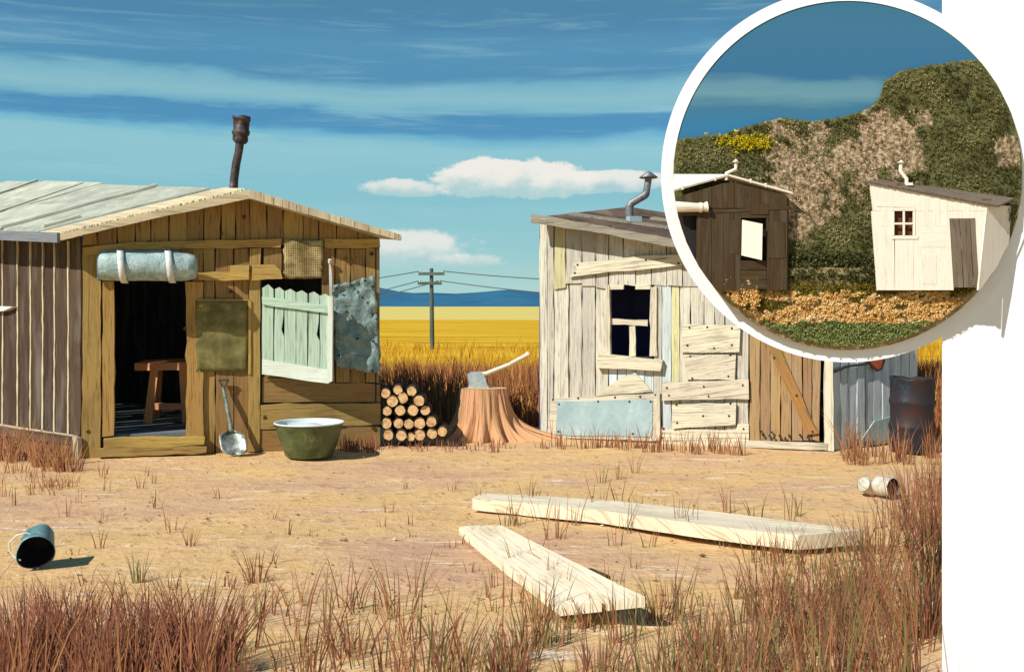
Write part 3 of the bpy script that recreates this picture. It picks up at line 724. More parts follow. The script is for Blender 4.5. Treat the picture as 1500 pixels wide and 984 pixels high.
# ------------------------------------------------------------------ the left hut
A = Vector((-4.83, 11.5, 0)); B = Vector((-1.61, 12.4, 0)); v = Vector((-4.1, 3.05, 0))
W1 = Wall(A, B); W2 = Wall(A + v, A)
def rakeY(x, lo=0): return (288 + (365 - x) * .243 if x < 365 else 288 + (x - 365) * .295) + lo
def left_hut():
    t = thing('wooden_hut', 'ochre plank hut with pale gabled roof, open doorway and mint shutter on the left', 'hut', A)
    q = MB()
    # gable boards
    xs = [121]
    while xs[-1] < 540: xs.append(xs[-1] + U(21, 31))
    xs[-1] = 557
    for a, b in zip(xs, xs[1:]):
        W1.poly(q, [(a, 359 + U(-1, 3)), (b - 1.6, 359), (b - 1.6, rakeY(b) - 6), (a, rakeY(a) - 6)], U(0, .022), .03)
    # lower boards right of the doorway
    def col(x0, x1, y0, y1, off=None): W1.poly(q, [(x0, y1), (x1 - 1.6, y1), (x1 - 1.6, y0), (x0, y0)], U(0, .02) if off is None else off, .03)
    by = lambda x: 671 - (x - 120) * .036
    for a, b in ((298, 316), (316, 343), (343, 366)): col(a, b, 364, by(a))
    for a, b in ((386, 414), (414, 444), (444, 472)): col(a, b, 364, 408)
    for a, b in ((472, 492), (492, 514), (514, 536), (536, 557)): col(a, b, 364, 560)
    for a, b in ((150, 176), (176, 203), (203, 231), (231, 256), (256, 283)): col(a, b, 364, 409, .0)
    col(283, 298, 364, 412, .0)
    # three broad boards under the window
    W1.poly(q, [(384, 590), (557, 588), (557, 562), (470, 560), (384, 552)], .012, .03, 'h', amp=1.2)
    W1.poly(q, [(376, 628), (557, 622), (557, 590), (376, 592)], .030, .03, 'h', amp=1.4)
    W1.poly(q, [(374, by(374)), (500, by(500)), (557, by(557)), (557, 625), (500, 622), (470, 629), (374, 630)], .02, .03, 'h', amp=1.2)
    for a, b in ((386, 412),): col(a, b, 540, 552, .0)
    w = q.build('front_wall', M['ochre'], t)
    q = MB()   # inner lining, also the reveals
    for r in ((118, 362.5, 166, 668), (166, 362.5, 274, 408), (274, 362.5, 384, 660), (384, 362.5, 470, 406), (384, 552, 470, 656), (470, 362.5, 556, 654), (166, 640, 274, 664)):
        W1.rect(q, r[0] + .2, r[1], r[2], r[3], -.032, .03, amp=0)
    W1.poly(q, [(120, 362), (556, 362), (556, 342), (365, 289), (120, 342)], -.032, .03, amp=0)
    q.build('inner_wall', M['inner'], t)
    q = MB()   # corner post, door jambs, belt and sill boards
    W1.poly(q, [(120, 672), (147, 671), (148, 362), (121, 362)], .03, .06, amp=1)
    q.build('corner_post', M['ochre'], t); q = MB()
    W1.poly(q, [(363, by(363)), (380, by(380)), (382, 364), (366, 364)], .035, .03, amp=.8)
    q.build('wall_post', M['ochre'], t)
    q = MB(); W1.poly(q, [(150, 640), (167, 638), (168, 520), (166, 412), (150, 412)], .035, .07, amp=1.0); q.build('door_jamb', M['ochre_bright'], t)
    q = MB(); W1.poly(q, [(272, 640), (298, 640), (298, 413), (272, 413), (274, 500), (271, 520), (273, 535)], .035, .07, amp=1.2); q.build('door_jamb', M['ochre_bright'], t)
    q = MB(); W1.poly(q, [(124, 374), (200, 366), (411, 362), (412, 350), (200, 354), (124, 362)], .055, .03, 'h'); q.build('belt_board', M['ochre_bright'], t)
    q = MB(); W1.poly(q, [(476, 364), (557, 363), (556, 350), (476, 350)], .05, .03, 'h'); q.build('belt_board', M['ochre_bright'], t)
    q = MB(); W1.poly(q, [(290, 409), (330, 412), (385, 410), (385, 398), (290, 399)], .045, .03, 'h'); q.build('door_lintel', M['ochre_bright'], t)
    q = MB(); W1.poly(q, [(152, 656), (300, 652), (300, 641), (286, 640), (152, 642)], .10, .12, 'h', amp=1.2); q.build('door_sill', M['ochre_bright'], t)
    q = MB(); W1.poly(q, [(142, 670), (303, 664), (303, 654), (142, 658)], .14, .16, 'h', amp=1.2); q.build('step_board', M['ochre'], t)
    q = MB(); W1.poly(q, [(337, 410), (365, 409), (365, 388), (337, 389)], .10, .07, 'h'); q.build('wooden_block', M['ochre_bright'], t)
    q = MB(); W1.poly(q, [(368, 411), (413, 408), (411, 396), (402, 387), (370, 387)], .10, .07, 'h'); q.build('wooden_block', M['ochre_bright'], t)
    W1.nails('knot', M['knot'], t, [(324, 342), (358, 318), (338, 427), (271, 481), (129, 632), (507, 380), (388, 611), (547, 627), (218, 355), (235, 355), (545, 372)], .032, 3.0)
    # left side wall
    q = MB(); xs = [-170]
    while xs[-1] < 104: xs.append(xs[-1] + U(17, 22))
    xs[-1] = 119
    for a, b in zip(xs, xs[1:]):
        W2.poly(q, [(a, 636 + a * .14), (b - 1.2, 636 + b * .14), (b - 1.2, 347 + min(0, b - 88) * .035), (a, 347 + min(0, a - 88) * .035)], U(0, .015), .03, amp=.7)
    q.build('side_wall', M['brown'], t)
    for x in xs[1:-1]:
        q = MB(); pts = [(x - 1.4, 621 + x * .145), (x + .6, 621 + x * .145), (x + 1, 480), (x + .2, 353 + min(0, x - 88) * .035), (x - 1.2, 353 + min(0, x - 88) * .035), (x - .8, 480)]
        W2.poly(q, pts, .022, .03, amp=.45, step=12); q.build('highlight_strip', M['cream_edge'], t)  # thin cream strips stand for highlights along the board edges
    q = MB(); W2.poly(q, [(-170, 615), (114, 652), (114, 638), (-170, 597)], .05, .04, 'h'); q.build('skirting_board', M['brown'], t)
    q = MB(); W2.poly(q, [(-170, 599), (114, 640), (114, 637.5), (-170, 596)], .052, .02, 'h', amp=.6); q.build('skirting_edge', M['cream_edge'], t)
    q = MB(); W2.poly(q, [(-170, 630), (118, 673), (118, 650), (-170, 612)], .02, .04, 'h'); q.build('base_board', M['brown'], t)
    q = MB(); W2.poly(q, [(107, 680), (114, 680), (113, 640), (107, 640)], .08, .05); q.build('stake', M['cream_edge'], t)
    q = MB(); W2.poly(q, [(-8, 457), (6, 455), (18, 449), (4, 449), (-8, 448)], .08, .07, 'h', amp=.2); q.build('peg', M['strap'], t)
    # other two walls, floor
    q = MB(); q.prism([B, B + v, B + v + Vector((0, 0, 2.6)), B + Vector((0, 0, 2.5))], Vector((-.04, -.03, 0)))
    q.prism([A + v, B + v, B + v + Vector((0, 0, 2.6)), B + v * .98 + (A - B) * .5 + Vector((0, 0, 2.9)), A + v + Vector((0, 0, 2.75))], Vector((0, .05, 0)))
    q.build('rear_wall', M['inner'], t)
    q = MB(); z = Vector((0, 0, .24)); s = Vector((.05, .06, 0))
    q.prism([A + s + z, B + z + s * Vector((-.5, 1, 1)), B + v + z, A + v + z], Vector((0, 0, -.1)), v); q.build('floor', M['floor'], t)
    # roof: two slopes
    rf = MB()
    e0 = W1.w(88, 345, .28); r1 = W1.w(365, 279, .28); e1 = W1.w(588, 346, .28)
    e0b = P(-219, 333, 14.4); r2 = P(15, 266, 15.1); e2 = e1 + (r2 - r1) * .85
    dn = Vector((0, 0, -.05))
    def slab(mb, a, b, c, d, th=-.05, along=None, tone=None):
        w_ = Vector((0, 0, th)); mb.add([a, b, c, d, a + w_, b + w_, c + w_, d + w_], [[0, 1, 2, 3], [4, 7, 6, 5], [0, 4, 5, 1], [1, 5, 6, 2], [2, 6, 7, 3], [3, 7, 4, 0]], along or (b - a), tone)
    slab(rf, e0, r1, r2, e0b); slab(rf, r1, e1, e2, r2)
    roof = rf.build('roof', M['roof_pale'], t)
    def S(s, u, lift=0): # s: eave->ridge, u: front->back
        p = (e0 * (1 - s) + r1 * s) * (1 - u) + (e0b * (1 - s) + r2 * s) * u; return p + Vector((0, 0, lift))
    def sub(o): o.parent = roof; o.matrix_parent_inverse = Matrix.Identity(4); return o
    def panel(pts, lift, mat, th=.022, nm='roof_sheet', along=None):
        q = MB(); pp = []
        for i in range(len(pts)):
            a = pts[i]; b = pts[(i + 1) % len(pts)]
            for k in range(5):
                s_ = a[0] + (b[0] - a[0]) * k / 5; u_ = a[1] + (b[1] - a[1]) * k / 5
                pp.append(S(s_ + U(-.002, .002), u_ + U(-.004, .004), lift + U(-.002, .002)))
        q.prism(pp, Vector((0, 0, -th)), along or (r1 - e0), None); sub(q.build(nm, mat))
    # board strip along the front edge
    k = 0; s0 = .0
    while s0 < .99:
        s1 = min(1, s0 + U(.035, .06)); panel([(s0, .012), (s1 - .004, .012), (s1 - .004, .085 + U(0, .01)), (s0, .085)], .022 + U(0, .003), M['rake'], .025, 'edge_board', r2 - r1); s0 = s1
    panel([(.02, .10), (.98, .12), (.97, .30), (.05, .26)], .028, M['roof_green'])
    panel([(.05, .27), (.55, .31), (.50, .52), (.05, .48)], .035, M['roof_pale'])
    panel([(.52, .29), (.97, .31), (.97, .55), (.50, .50)], .030, M['roof_green'])
    panel([(.03, .50), (.62, .52), (.60, .78), (.03, .75)], .040, M['roof_green'])
    panel([(.60, .52), (.98, .54), (.98, .80), (.63, .78)], .045, M['roof_pale'])
    panel([(.05, .78), (.97, .82), (.97, .99), (.05, .97)], .032, M['roof_pale'])
    for (a, b) in (((.04, .265), (.97, .305)), ((.30, .50), (.95, .60)), ((.08, .12), (.30, .14)), ((.45, .76), (.98, .84))):
        q = MB(); p0 = S(*a, .06); p1 = S(*b, .06); q.prism([p0, p1, p1 + (e0b - e0).normalized() * .07, p0 + (e0b - e0).normalized() * .07], Vector((0, 0, -.03)), p1 - p0); sub(q.build('roof_batten', M['roof_pale']))
    q = MB(); W1.poly(q, [(88, 352), (230, 319), (365, 291), (365, 278), (230, 309), (88, 343)], .31, .035, W1.d, amp=.6, step=18); sub(q.build('barge_board', M['rake']))
    xs = [365]
    while xs[-1] < 585: xs.append(min(588, xs[-1] + U(12, 22)))
    q = MB()
    for a, b in zip(xs, xs[1:]):
        ya = lambda x: 277 + (x - 365) * .300
        W1.poly(q, [(a, ya(a) + 13 - (a - 365) * .018), (b - .8, ya(b) + 13 - (b - 365) * .018), (b - .8, ya(b)), (a, ya(a))], .305 + U(0, .008), .035, 'v', amp=.5)
    sub(q.build('barge_board', M['rake']))
    q = MB(); a = e0 + Vector((0, 0, .0)); b = e0b
    q.prism([a + dn * 1.6, b + dn * 1.6, b - dn * .6, a - dn * .6], Vector((-.02, -.03, 0)), b - a); sub(q.build('eave_board', M['eave_grey']))
    # stovepipe
    D = 12.4; m_ = D / F
    q = MB(); q.tube([P(342, 285, D), P(343, 262, D), P(346, 240, D), P(350, 222, D), P(352, 205, D)], [6.2 * m_, 6 * m_, 6.3 * m_, 5.8 * m_, 6.5 * m_], 14, jit=.06)
    cp = sub(q.build('chimney', M['pipe_dark']))
    q = MB(); q.lathe([(8 * m_, 0), (11.5 * m_, 4 * m_), (11 * m_, 12 * m_), (12.6 * m_, 13 * m_), (12.4 * m_, 17 * m_), (10.8 * m_, 18 * m_), (11.4 * m_, 32 * m_), (12.8 * m_, 33 * m_), (12.6 * m_, 38 * m_), (10 * m_, 38 * m_), (9 * m_, 20 * m_)], P(352, 210, D), Matrix.Rotation(.06, 3, 'Y'), 20, dent=.15)
    sub(q.build('chimney_cap', M['pipe_dark']))
    # things fixed on the wall
    q = MB(); n = 14
    for k in range(n):
        pass
    def cloth(mb, corners, off, nx=14, ny=14, amp=.012, th=.008, ragged=.0, fs_=3.0):
        (x0, y0), (x1, y1), (x2, y2), (x3, y3) = corners; vs = []; fs = []
        for j in range(ny + 1):
            for i in range(nx + 1):
                a = i / nx; b = j / ny
                x = (x0 * (1 - a) + x1 * a) * (1 - b) + (x3 * (1 - a) + x2 * a) * b; y = (y0 * (1 - a) + y1 * a) * (1 - b) + (y3 * (1 - a) + y2 * a) * b
                if i in (0, nx) or j in (0, ny): x += U(-1, 1) * ragged; y += U(-1, 1) * ragged
                w_ = W1.w(x, y, off + amp * (1 + mnoise.noise(Vector((x * .05 * fs_ / 3, y * .05 * fs_ / 3, 2))) + .5 * mnoise.noise(Vector((x * .15 * fs_ / 3, y * .12 * fs_ / 3, 5))))); vs.append(w_)
        m0 = len(vs); vs += [p - W1.n * th for p in vs]
        for j in range(ny):
            for i in range(nx):
                a = j * (nx + 1) + i; fs.append([a, a + nx + 1, a + nx + 2, a + 1]); fs.append([m0 + a, m0 + a + 1, m0 + a + nx + 2, m0 + a + nx + 1])
        for i in range(nx):
            a = i; fs.append([a, a + 1, m0 + a + 1, m0 + a]); a = ny * (nx + 1) + i; fs.append([a + 1, a, m0 + a, m0 + a + 1])
        for j in range(ny):
            a = j * (nx + 1); fs.append([a + nx + 1, a, m0 + a, m0 + a + nx + 1]); a += nx; fs.append([a, a + nx + 1, m0 + a + nx + 1, m0 + a])
        mb.add(vs, fs, Vector((0, 0, 1)), .5, True)
    q = MB(); cloth(q, [(286, 441), (364, 440), (363, 544), (288, 545)], .03, amp=.008, ragged=1.2); o = q.build('sackcloth_patch', M['olive'], t)
    q = MB(); cloth(q, [(415, 351), (474, 352), (472, 408), (416, 407)], .055, amp=.006, ragged=1.8); q.build('burlap_patch', M['burlap'], t)
    q = MB(); W1.poly(q, [(364, 548), (367, 548), (368, 440), (364, 440)], .05, .02, amp=.5); W1.poly(q, [(288, 441), (366, 440), (366, 438), (288, 438.5)], .05, .02, 'h', amp=.6); q.build('patch_edging', M['ochre_bright'], t)
    q = MB(); cloth(q, [(487, 418), (549, 405), (558, 548), (492, 536)], .05, 18, 22, .055, .01, 2.0, 3.6)
    tp = q.build('oilcloth_patch', M['teal'], t)
    W1.nails('nail', M['nail'], t, [(493, 422), (515, 418), (535, 411), (547, 420), (546, 461), (508, 457), (547, 500), (497, 520), (546, 544), (531, 436), (524, 496)], .15, 2.0)
    # rolled awning over the door
    q = MB(); W1.poly(q, [(141, 410), (160, 404), (270, 396), (262, 367), (150, 367), (142, 372)], .10, .03, 'h', amp=.5); aw = q.build('awning_flap', M['shade_canvas'], t)
    q = MB(); m_ = .0079; c = [W1.w(x, 391, .26) for x in (146, 150, 180, 215, 250, 275, 286, 289)]
    q.tube(c, [17 * m_, 19 * m_, 20 * m_, 19.5 * m_, 20.5 * m_, 19.5 * m_, 17 * m_, 11 * m_], 28, jit=.012)
    ra = q.build('rolled_awning', M['tarp'], t)
    q = MB(); ax = (c[-1] - c[0]).normalized(); e = c[0] - ax * .004
    for rr in (14, 9.5, 5):
        pth = [e + (Vector((0, 0, 1)) * math.cos(a) + W1.n * math.sin(a)) * rr * m_ for a in [k * math.pi / 10 for k in range(21)]]; q.tube(pth, .012, 6)
    q.build('roll_spiral', M['shade_canvas'], t)
    for x in (176, 246):
        q = MB(); pth = [W1.w(x - 2, 363, .07)] + [W1.w(x, 391, .26) + (Vector((0, 0, 1)) * math.cos(a) + W1.n * math.sin(a)) * 21.5 * m_ + W1.d * .05 * a / 3 for a in [-.6 + k * .22 for k in range(18)]]
        vs = []; fs = []
        for i, p in enumerate(pth): vs += [p - W1.d * .035, p + W1.d * .035]
        for i in range(len(pth) - 1): fs.append([2 * i, 2 * i + 1, 2 * i + 3, 2 * i + 2])
        q.add(vs, fs, Vector((0, 0, 1)), .5, True); o = q.build('strap', M['strap'], t)
        md = o.modifiers.new('thick', 'SOLIDIFY'); md.thickness = .012
    # open shutter
    q = MB(); f = MB(); VS = Wall(W1.w(384, 490, .06), W1.w(486, 490, .30))
    xs = [384, 401, 417, 434, 451, 469, 484]
    for i, (a, b) in enumerate(zip(xs, xs[1:])):
        ta = 421 + (a - 384) * .13; bb = 548 + (a - 384) * .13
        if i in (1, 4):
            m2 = (a + b) / 2
            VS.poly(q, [(a, bb), (b - 1, bb), (b - 1, ta + 70), (b - 5, ta + 60), (b - 2, ta + 40), (b - 1, ta + 3), (m2, ta - 3), (a + 2, ta)], 0, .03, amp=.4)
        else:
            VS.poly(q, [(a, bb), (b - 1, bb), (b - 1, ta + 3), ((a + b) / 2, ta - 3 + U(-2, 1)), (a, ta + 1)], 0, .03, amp=.4)
    sh = q.build('shutter', M['mint'], t)
    q = MB(); VS.poly(q, [(384, 446), (480, 459), (480, 447), (384, 434)], .03, .028, 'h', amp=.5); o = q.build('shutter_rail', M['mint'], None); o.parent = sh; o.matrix_parent_inverse = Matrix.Identity(4)
    q = MB(); VS.poly(q, [(384, 548), (482, 562), (480, 541), (384, 526)], .03, .028, 'h', amp=.7); o = q.build('shutter_rail', M['mint_edge'], None); o.parent = sh; o.matrix_parent_inverse = Matrix.Identity(4)
    q = MB(); VS.poly(q, [(479, 562), (487, 558), (487, 434), (480, 433)], .035, .06, 'v', amp=.6); o = q.build('shutter_stile', M['mint_edge'], None); o.parent = sh; o.matrix_parent_inverse = Matrix.Identity(4)
    q = MB(); W1.poly(q, [(483, 436), (487, 436), (486, 400), (484, 384), (482, 384)], .06, .02, amp=.4); q.tube([W1.w(483, 380, .07), W1.w(483, 385, .05)], .02, 8); q.build('hinge_rod', M['strap'], t)
    return t
left_hut()

# stool inside the doorway
def stool():
    D0 = 12.62
    t = thing('stool', 'red brown wooden stool standing inside the dark doorway', 'stool', P(236, 622, D0))
    q = MB(); q.prism([P(197, 532, D0), P(280, 531, D0 - .1), P(284, 524, D0 + .35), P(212, 527, D0 + .35)], Vector((0, 0, -.09)), Vector((1, 0, 0))); q.build('seat', M['stool'], t)
    for (a, b) in (((226, 542), (215, 620)), ((268, 542), (272, 620))):
        q = MB(); q.prism([P(b[0] - 5, b[1], D0 + .05), P(b[0] + 7, b[1], D0 + .05), P(a[0] + 6, a[1], D0 + .05), P(a[0] - 6, a[1], D0 + .05)], Vector((0, .07, 0))); q.build('leg', M['stool'], t)
    for (a, b) in (((232, 540), (228, 612)), ((268, 540), (276, 612))):
        q = MB(); q.prism([P(b[0] - 5, b[1], D0 + .38), P(b[0] + 5, b[1], D0 + .38), P(a[0] + 5, a[1], D0 + .33), P(a[0] - 5, a[1], D0 + .33)], Vector((0, .05, 0))); q.build('leg', M['stool'], t)
    q = MB(); q.prism([P(221, 600, D0 + .04), P(274, 600, D0 + .04), P(274, 591, D0 + .04), P(222, 590, D0 + .04)], Vector((0, .04, 0)), Vector((1, 0, 0))); q.build('stretcher', M['stool'], t)
stool()

def shovel():
    t = thing('shovel', 'steel shovel with dark D grip leaning on the ochre hut wall', 'shovel', G(343, 668))
    top = W1.w(327, 556, .07); mid = W1.w(337, 618, .17); tip = G(345, 668) + Vector((0, 0, .01))
    q = MB(); q.tube([top + Vector((0, 0, -.09)), mid, W1.w(339, 632, .2)], [.022, .024, .028], 10); q.build('handle', M['shovel'], t)
    q = MB(); q.tube([top + W1.d * -.05 + Vector((0, 0, .0)), top + W1.d * .06], .016, 8); q.tube([top - W1.d * .05, top + Vector((0, 0, -.10))], .011, 8); q.tube([top + W1.d * .06, top + Vector((0, 0, -.10))], .011, 8); q.build('grip', M['shovel_dark'], t)
    q = MB(); vs = []; fs = []; n = 12; rows = [(0, .03), (.08, .10), (.2, .145), (.45, .15), (.75, .145), (.92, .11), (1, .03)]
    up = W1.w(339, 630, .2); ax = tip - up
    for (s, w_) in rows:
        for i in range(n + 1):
            a = -1 + 2 * i / n; p = up + ax * s + W1.d * a * w_ - W1.n * (.05 * (1 - a * a)) + W1.n * .02; vs.append(p)
    for j in range(len(rows) - 1):
        for i in range(n): a = j * (n + 1) + i; fs.append([a, a + 1, a + n + 2, a + n + 1])
    q.add(vs, fs, ax, .5, True); o = q.build('blade', M['shovel'], t); md = o.modifiers.new('thick', 'SOLIDIFY'); md.thickness = .008
shovel()

def tub():
    c = G(449, 672); c = c + Vector((0, .16, 0))
    t = thing('enamel_tub', 'round green enamel tub with white rim standing before the ochre hut', 'tub', c)
    q = MB(); q.lathe([(.0, .01), (.25, .01), (.27, .03), (.33, .2), (.375, .365), (.385, .38)], c, seg=48); q.build('body', M['enamel'], t)
    q = MB(); q.lathe([(.385, .38), (.395, .388), (.385, .397), (.372, .39), (.368, .375), (.352, .33), (.20, .345), (.10, .375), (0, .39)], c, seg=48); q.build('rim', M['enamel_in'], t)
    for s in (-1, 1):
        q = MB(); q.tube([c + Vector((s * .37, -.06, .33)), c + Vector((s * .42, -.06, .335)), c + Vector((s * .42, .06, .335)), c + Vector((s * .37, .06, .33))], .010, 8); q.build('handle', M['enamel'], t)
tub()

# woodpile: every log a thing
rows = [[(569, 634), (588, 635), (602, 637, .7), (615, 634), (633, 632), (648, 629)], [(566, 617), (584, 617), (599, 618), (615, 617), (632, 615)],
        [(567, 599), (586, 598), (605, 598), (623, 598)], [(575, 585), (590, 580), (614, 584)], [(565, 573), (583, 568), (603, 570)]]
ords = ['first', 'second', 'third', 'fourth', 'fifth', 'sixth']; rown = ['bottom', 'second lowest', 'middle', 'second highest', 'top']
for j, row in enumerate(rows):
    for i, it_ in enumerate(row):
        x, y = it_[0], it_[1] + 3; D = 12.38 + U(-.03, .03); m_ = D / F; r = (8.9 if len(it_) == 2 else 6.5) * m_ * U(.86, 1.06)
        c = P(x, y, D)
        if j == 0: c.z = max(c.z, r * .9)
        o_ = thing('log', '%s log from the left in the %s row of the woodpile' % (ords[i], rown[j]), 'log', c, 'split logs stacked between the hut and the stump')
        ln = U(.45, .6); dr = Vector((U(-.06, .0), 1, U(-.02, .02))).normalized()
        q = MB(); seg = 16; q.tube([c, c + dr * .02, c + dr * ln], [r, r * 1.05, r * 1.02], seg, jit=.05, smooth=True, caps=False); q.build('bark', M['bark'], o_)
        q = MB(); q.tube([c - dr * .004, c + dr * .03], [r * .84, r * .84], 18, jit=.07, smooth=False); q.build('cut_end', M['cut'], o_)

def stump():
    c = G(708, 645) + Vector((0, .28, 0)); D = c.y; m_ = D / F
    t = thing('tree_stump', 'broad sawn tree stump with spreading roots, the axe stuck in its top', 'stump', c)
    H = (645 - 573) * m_ + .02; seg = 144; nl = 18; vs = []; fs = []
    roots = [(-2.95, .34, .13), (-2.5, .26, .13), (-2.05, .30, .12), (-1.6, .22, .14), (-1.15, .30, .12), (-.7, .40, .12), (-.35, .52, .10), (-.05, .85, .08), (.7, .4, .2), (1.6, .35, .2), (2.4, .4, .2)]
    for j in range(nl + 1):
        z = H * (j / nl) ** 1.25; k = z / H
        for i in range(seg):
            th = 2 * math.pi * i / seg; r = 34 * m_ * (1 + .10 * (1 - k) ** 1.5)
            for (a, ln, w_) in roots:
                d = (th - a + math.pi) % (2 * math.pi) - math.pi; ww = w_ * (1.0 + .5 * k)
                r += ln * math.exp(-(d / ww) ** 2) * ((1 - k) ** 5.0) + .11 * math.exp(-(d / (ww * 1.1)) ** 2) * (1 - k) ** 1.1
            r *= 1 + .07 * mnoise.noise(Vector((math.cos(th) * 3, math.sin(th) * 3, k * .8))) + .13 * (abs(mnoise.noise(Vector((math.cos(th) * 7, math.sin(th) * 7, k * .9)))) * 2 - .4) * (1.2 - .7 * k)
            vs.append(c + Vector((r * math.cos(th), r * math.sin(th) * .8, z - .015)))
    for j in range(nl):
        for i in range(seg): i2 = (i + 1) % seg; fs.append([j * seg + i, j * seg + i2, (j + 1) * seg + i2, (j + 1) * seg + i])
    q = MB(); q.add(vs, fs, Vector((0, 0, 1)), .5, True)
    o = q.build('bark', M['stump'], t)
    # grain runs up the stump
    uvl = o.data.uv_layers[0].data
    for pl in o.data.polygons:
        for li in pl.loop_indices:
            co = o.data.vertices[o.data.loops[li].vertex_index].co; a = math.atan2(co.y - c.y, co.x - c.x); uvl[li].uv = (a * .45, co.z * .8)
    q = MB(); top = vs[nl * seg:]; q.add([p + Vector((0, 0, .004)) for p in top], [list(range(seg))], Vector((1, 0, 0)), .5); q.build('sawn_top', M['cut'], t)
    tz = c.z + H - .015
    a = thing('axe', 'axe with pale steel head and cream handle stuck in the stump', 'axe', Vector((c.x - .05, c.y, tz)))
    D2 = c.y; q = MB(); pr = [(684, 548), (690, 545), (705, 544), (709, 548), (713, 562), (719, 573), (700, 577), (684, 575), (687, 562)]
    q.prism([P(x, y, D2 - .03) for x, y in pr][::-1], Vector((0, .055, 0))); q.build('head', M['axe_steel'], a)
    q = MB(); q.tube([P(690, 549, D2 - .002), P(712, 547, D2 - .002), P(745, 534, D2 - .002), P(768, 522, D2 - .002), P(775, 518, D2 - .002)], [.026, .028, .024, .028, .036], 10); q.build('handle', M['axe_wood'], a)
stump()

# telegraph pole and its wires
D = 40.0; m_ = D / F
t = thing('telegraph_pole', 'grey wooden telegraph pole with two crossarms standing in the yellow field', 'pole', P(632, 448 + 2550 / D, D))
q = MB(); q.tube([P(633, 448 + 2550 / D, D), P(632, 393, D)], [3.6 * m_, 2.6 * m_], 10); q.build('pole', M['telegraph'], t)
for (x0, x1, y) in ((613, 651, 401), (612, 647, 415)):
    q = MB(); c = P((x0 + x1) / 2, y, D - .12); q.box(c, ((x1 - x0) * m_, .10, 4.2 * m_), along=Vector((1, 0, 0))); q.build('crossarm', M['telegraph'], t)
    for x in (x0 + 3, x1 - 3):
        q = MB(); q.tube([P(x, y - 2, D - .12), P(x, y - 5, D - .12)], .03, 6); q.build('insulator', M['strap'], t)
def cable(a, b, sag): return [a + (b - a) * (k / 24) + Vector((0, 0, -4 * sag * (k / 24) * (1 - k / 24))) for k in range(25)]
wl = [((616, 397), (380, 424, 44), 'upper wire running left from the pole to behind the ochre hut'), ((615, 411), (430, 450, 60), 'lower left wire running left from the pole behind the ochre hut'),
      ((644, 411), (430, 462, 60), 'lowest wire running left from the pole behind the ochre hut'), ((648, 397), (980, 413, 36), 'upper wire running right from the pole to the white hut'), ((643, 411), (980, 440, 36), 'lower wire running right from the pole to the white hut')]
for (x, y), (x2, y2, D2), lb in wl:
    q = MB(); q.tube(cable(P(x, y, D - .12), P(x2, y2, D2), .12), .019, 6); tag(q.build('power_line', M['cable']), lb, 'wire', 'wires strung from the telegraph pole')

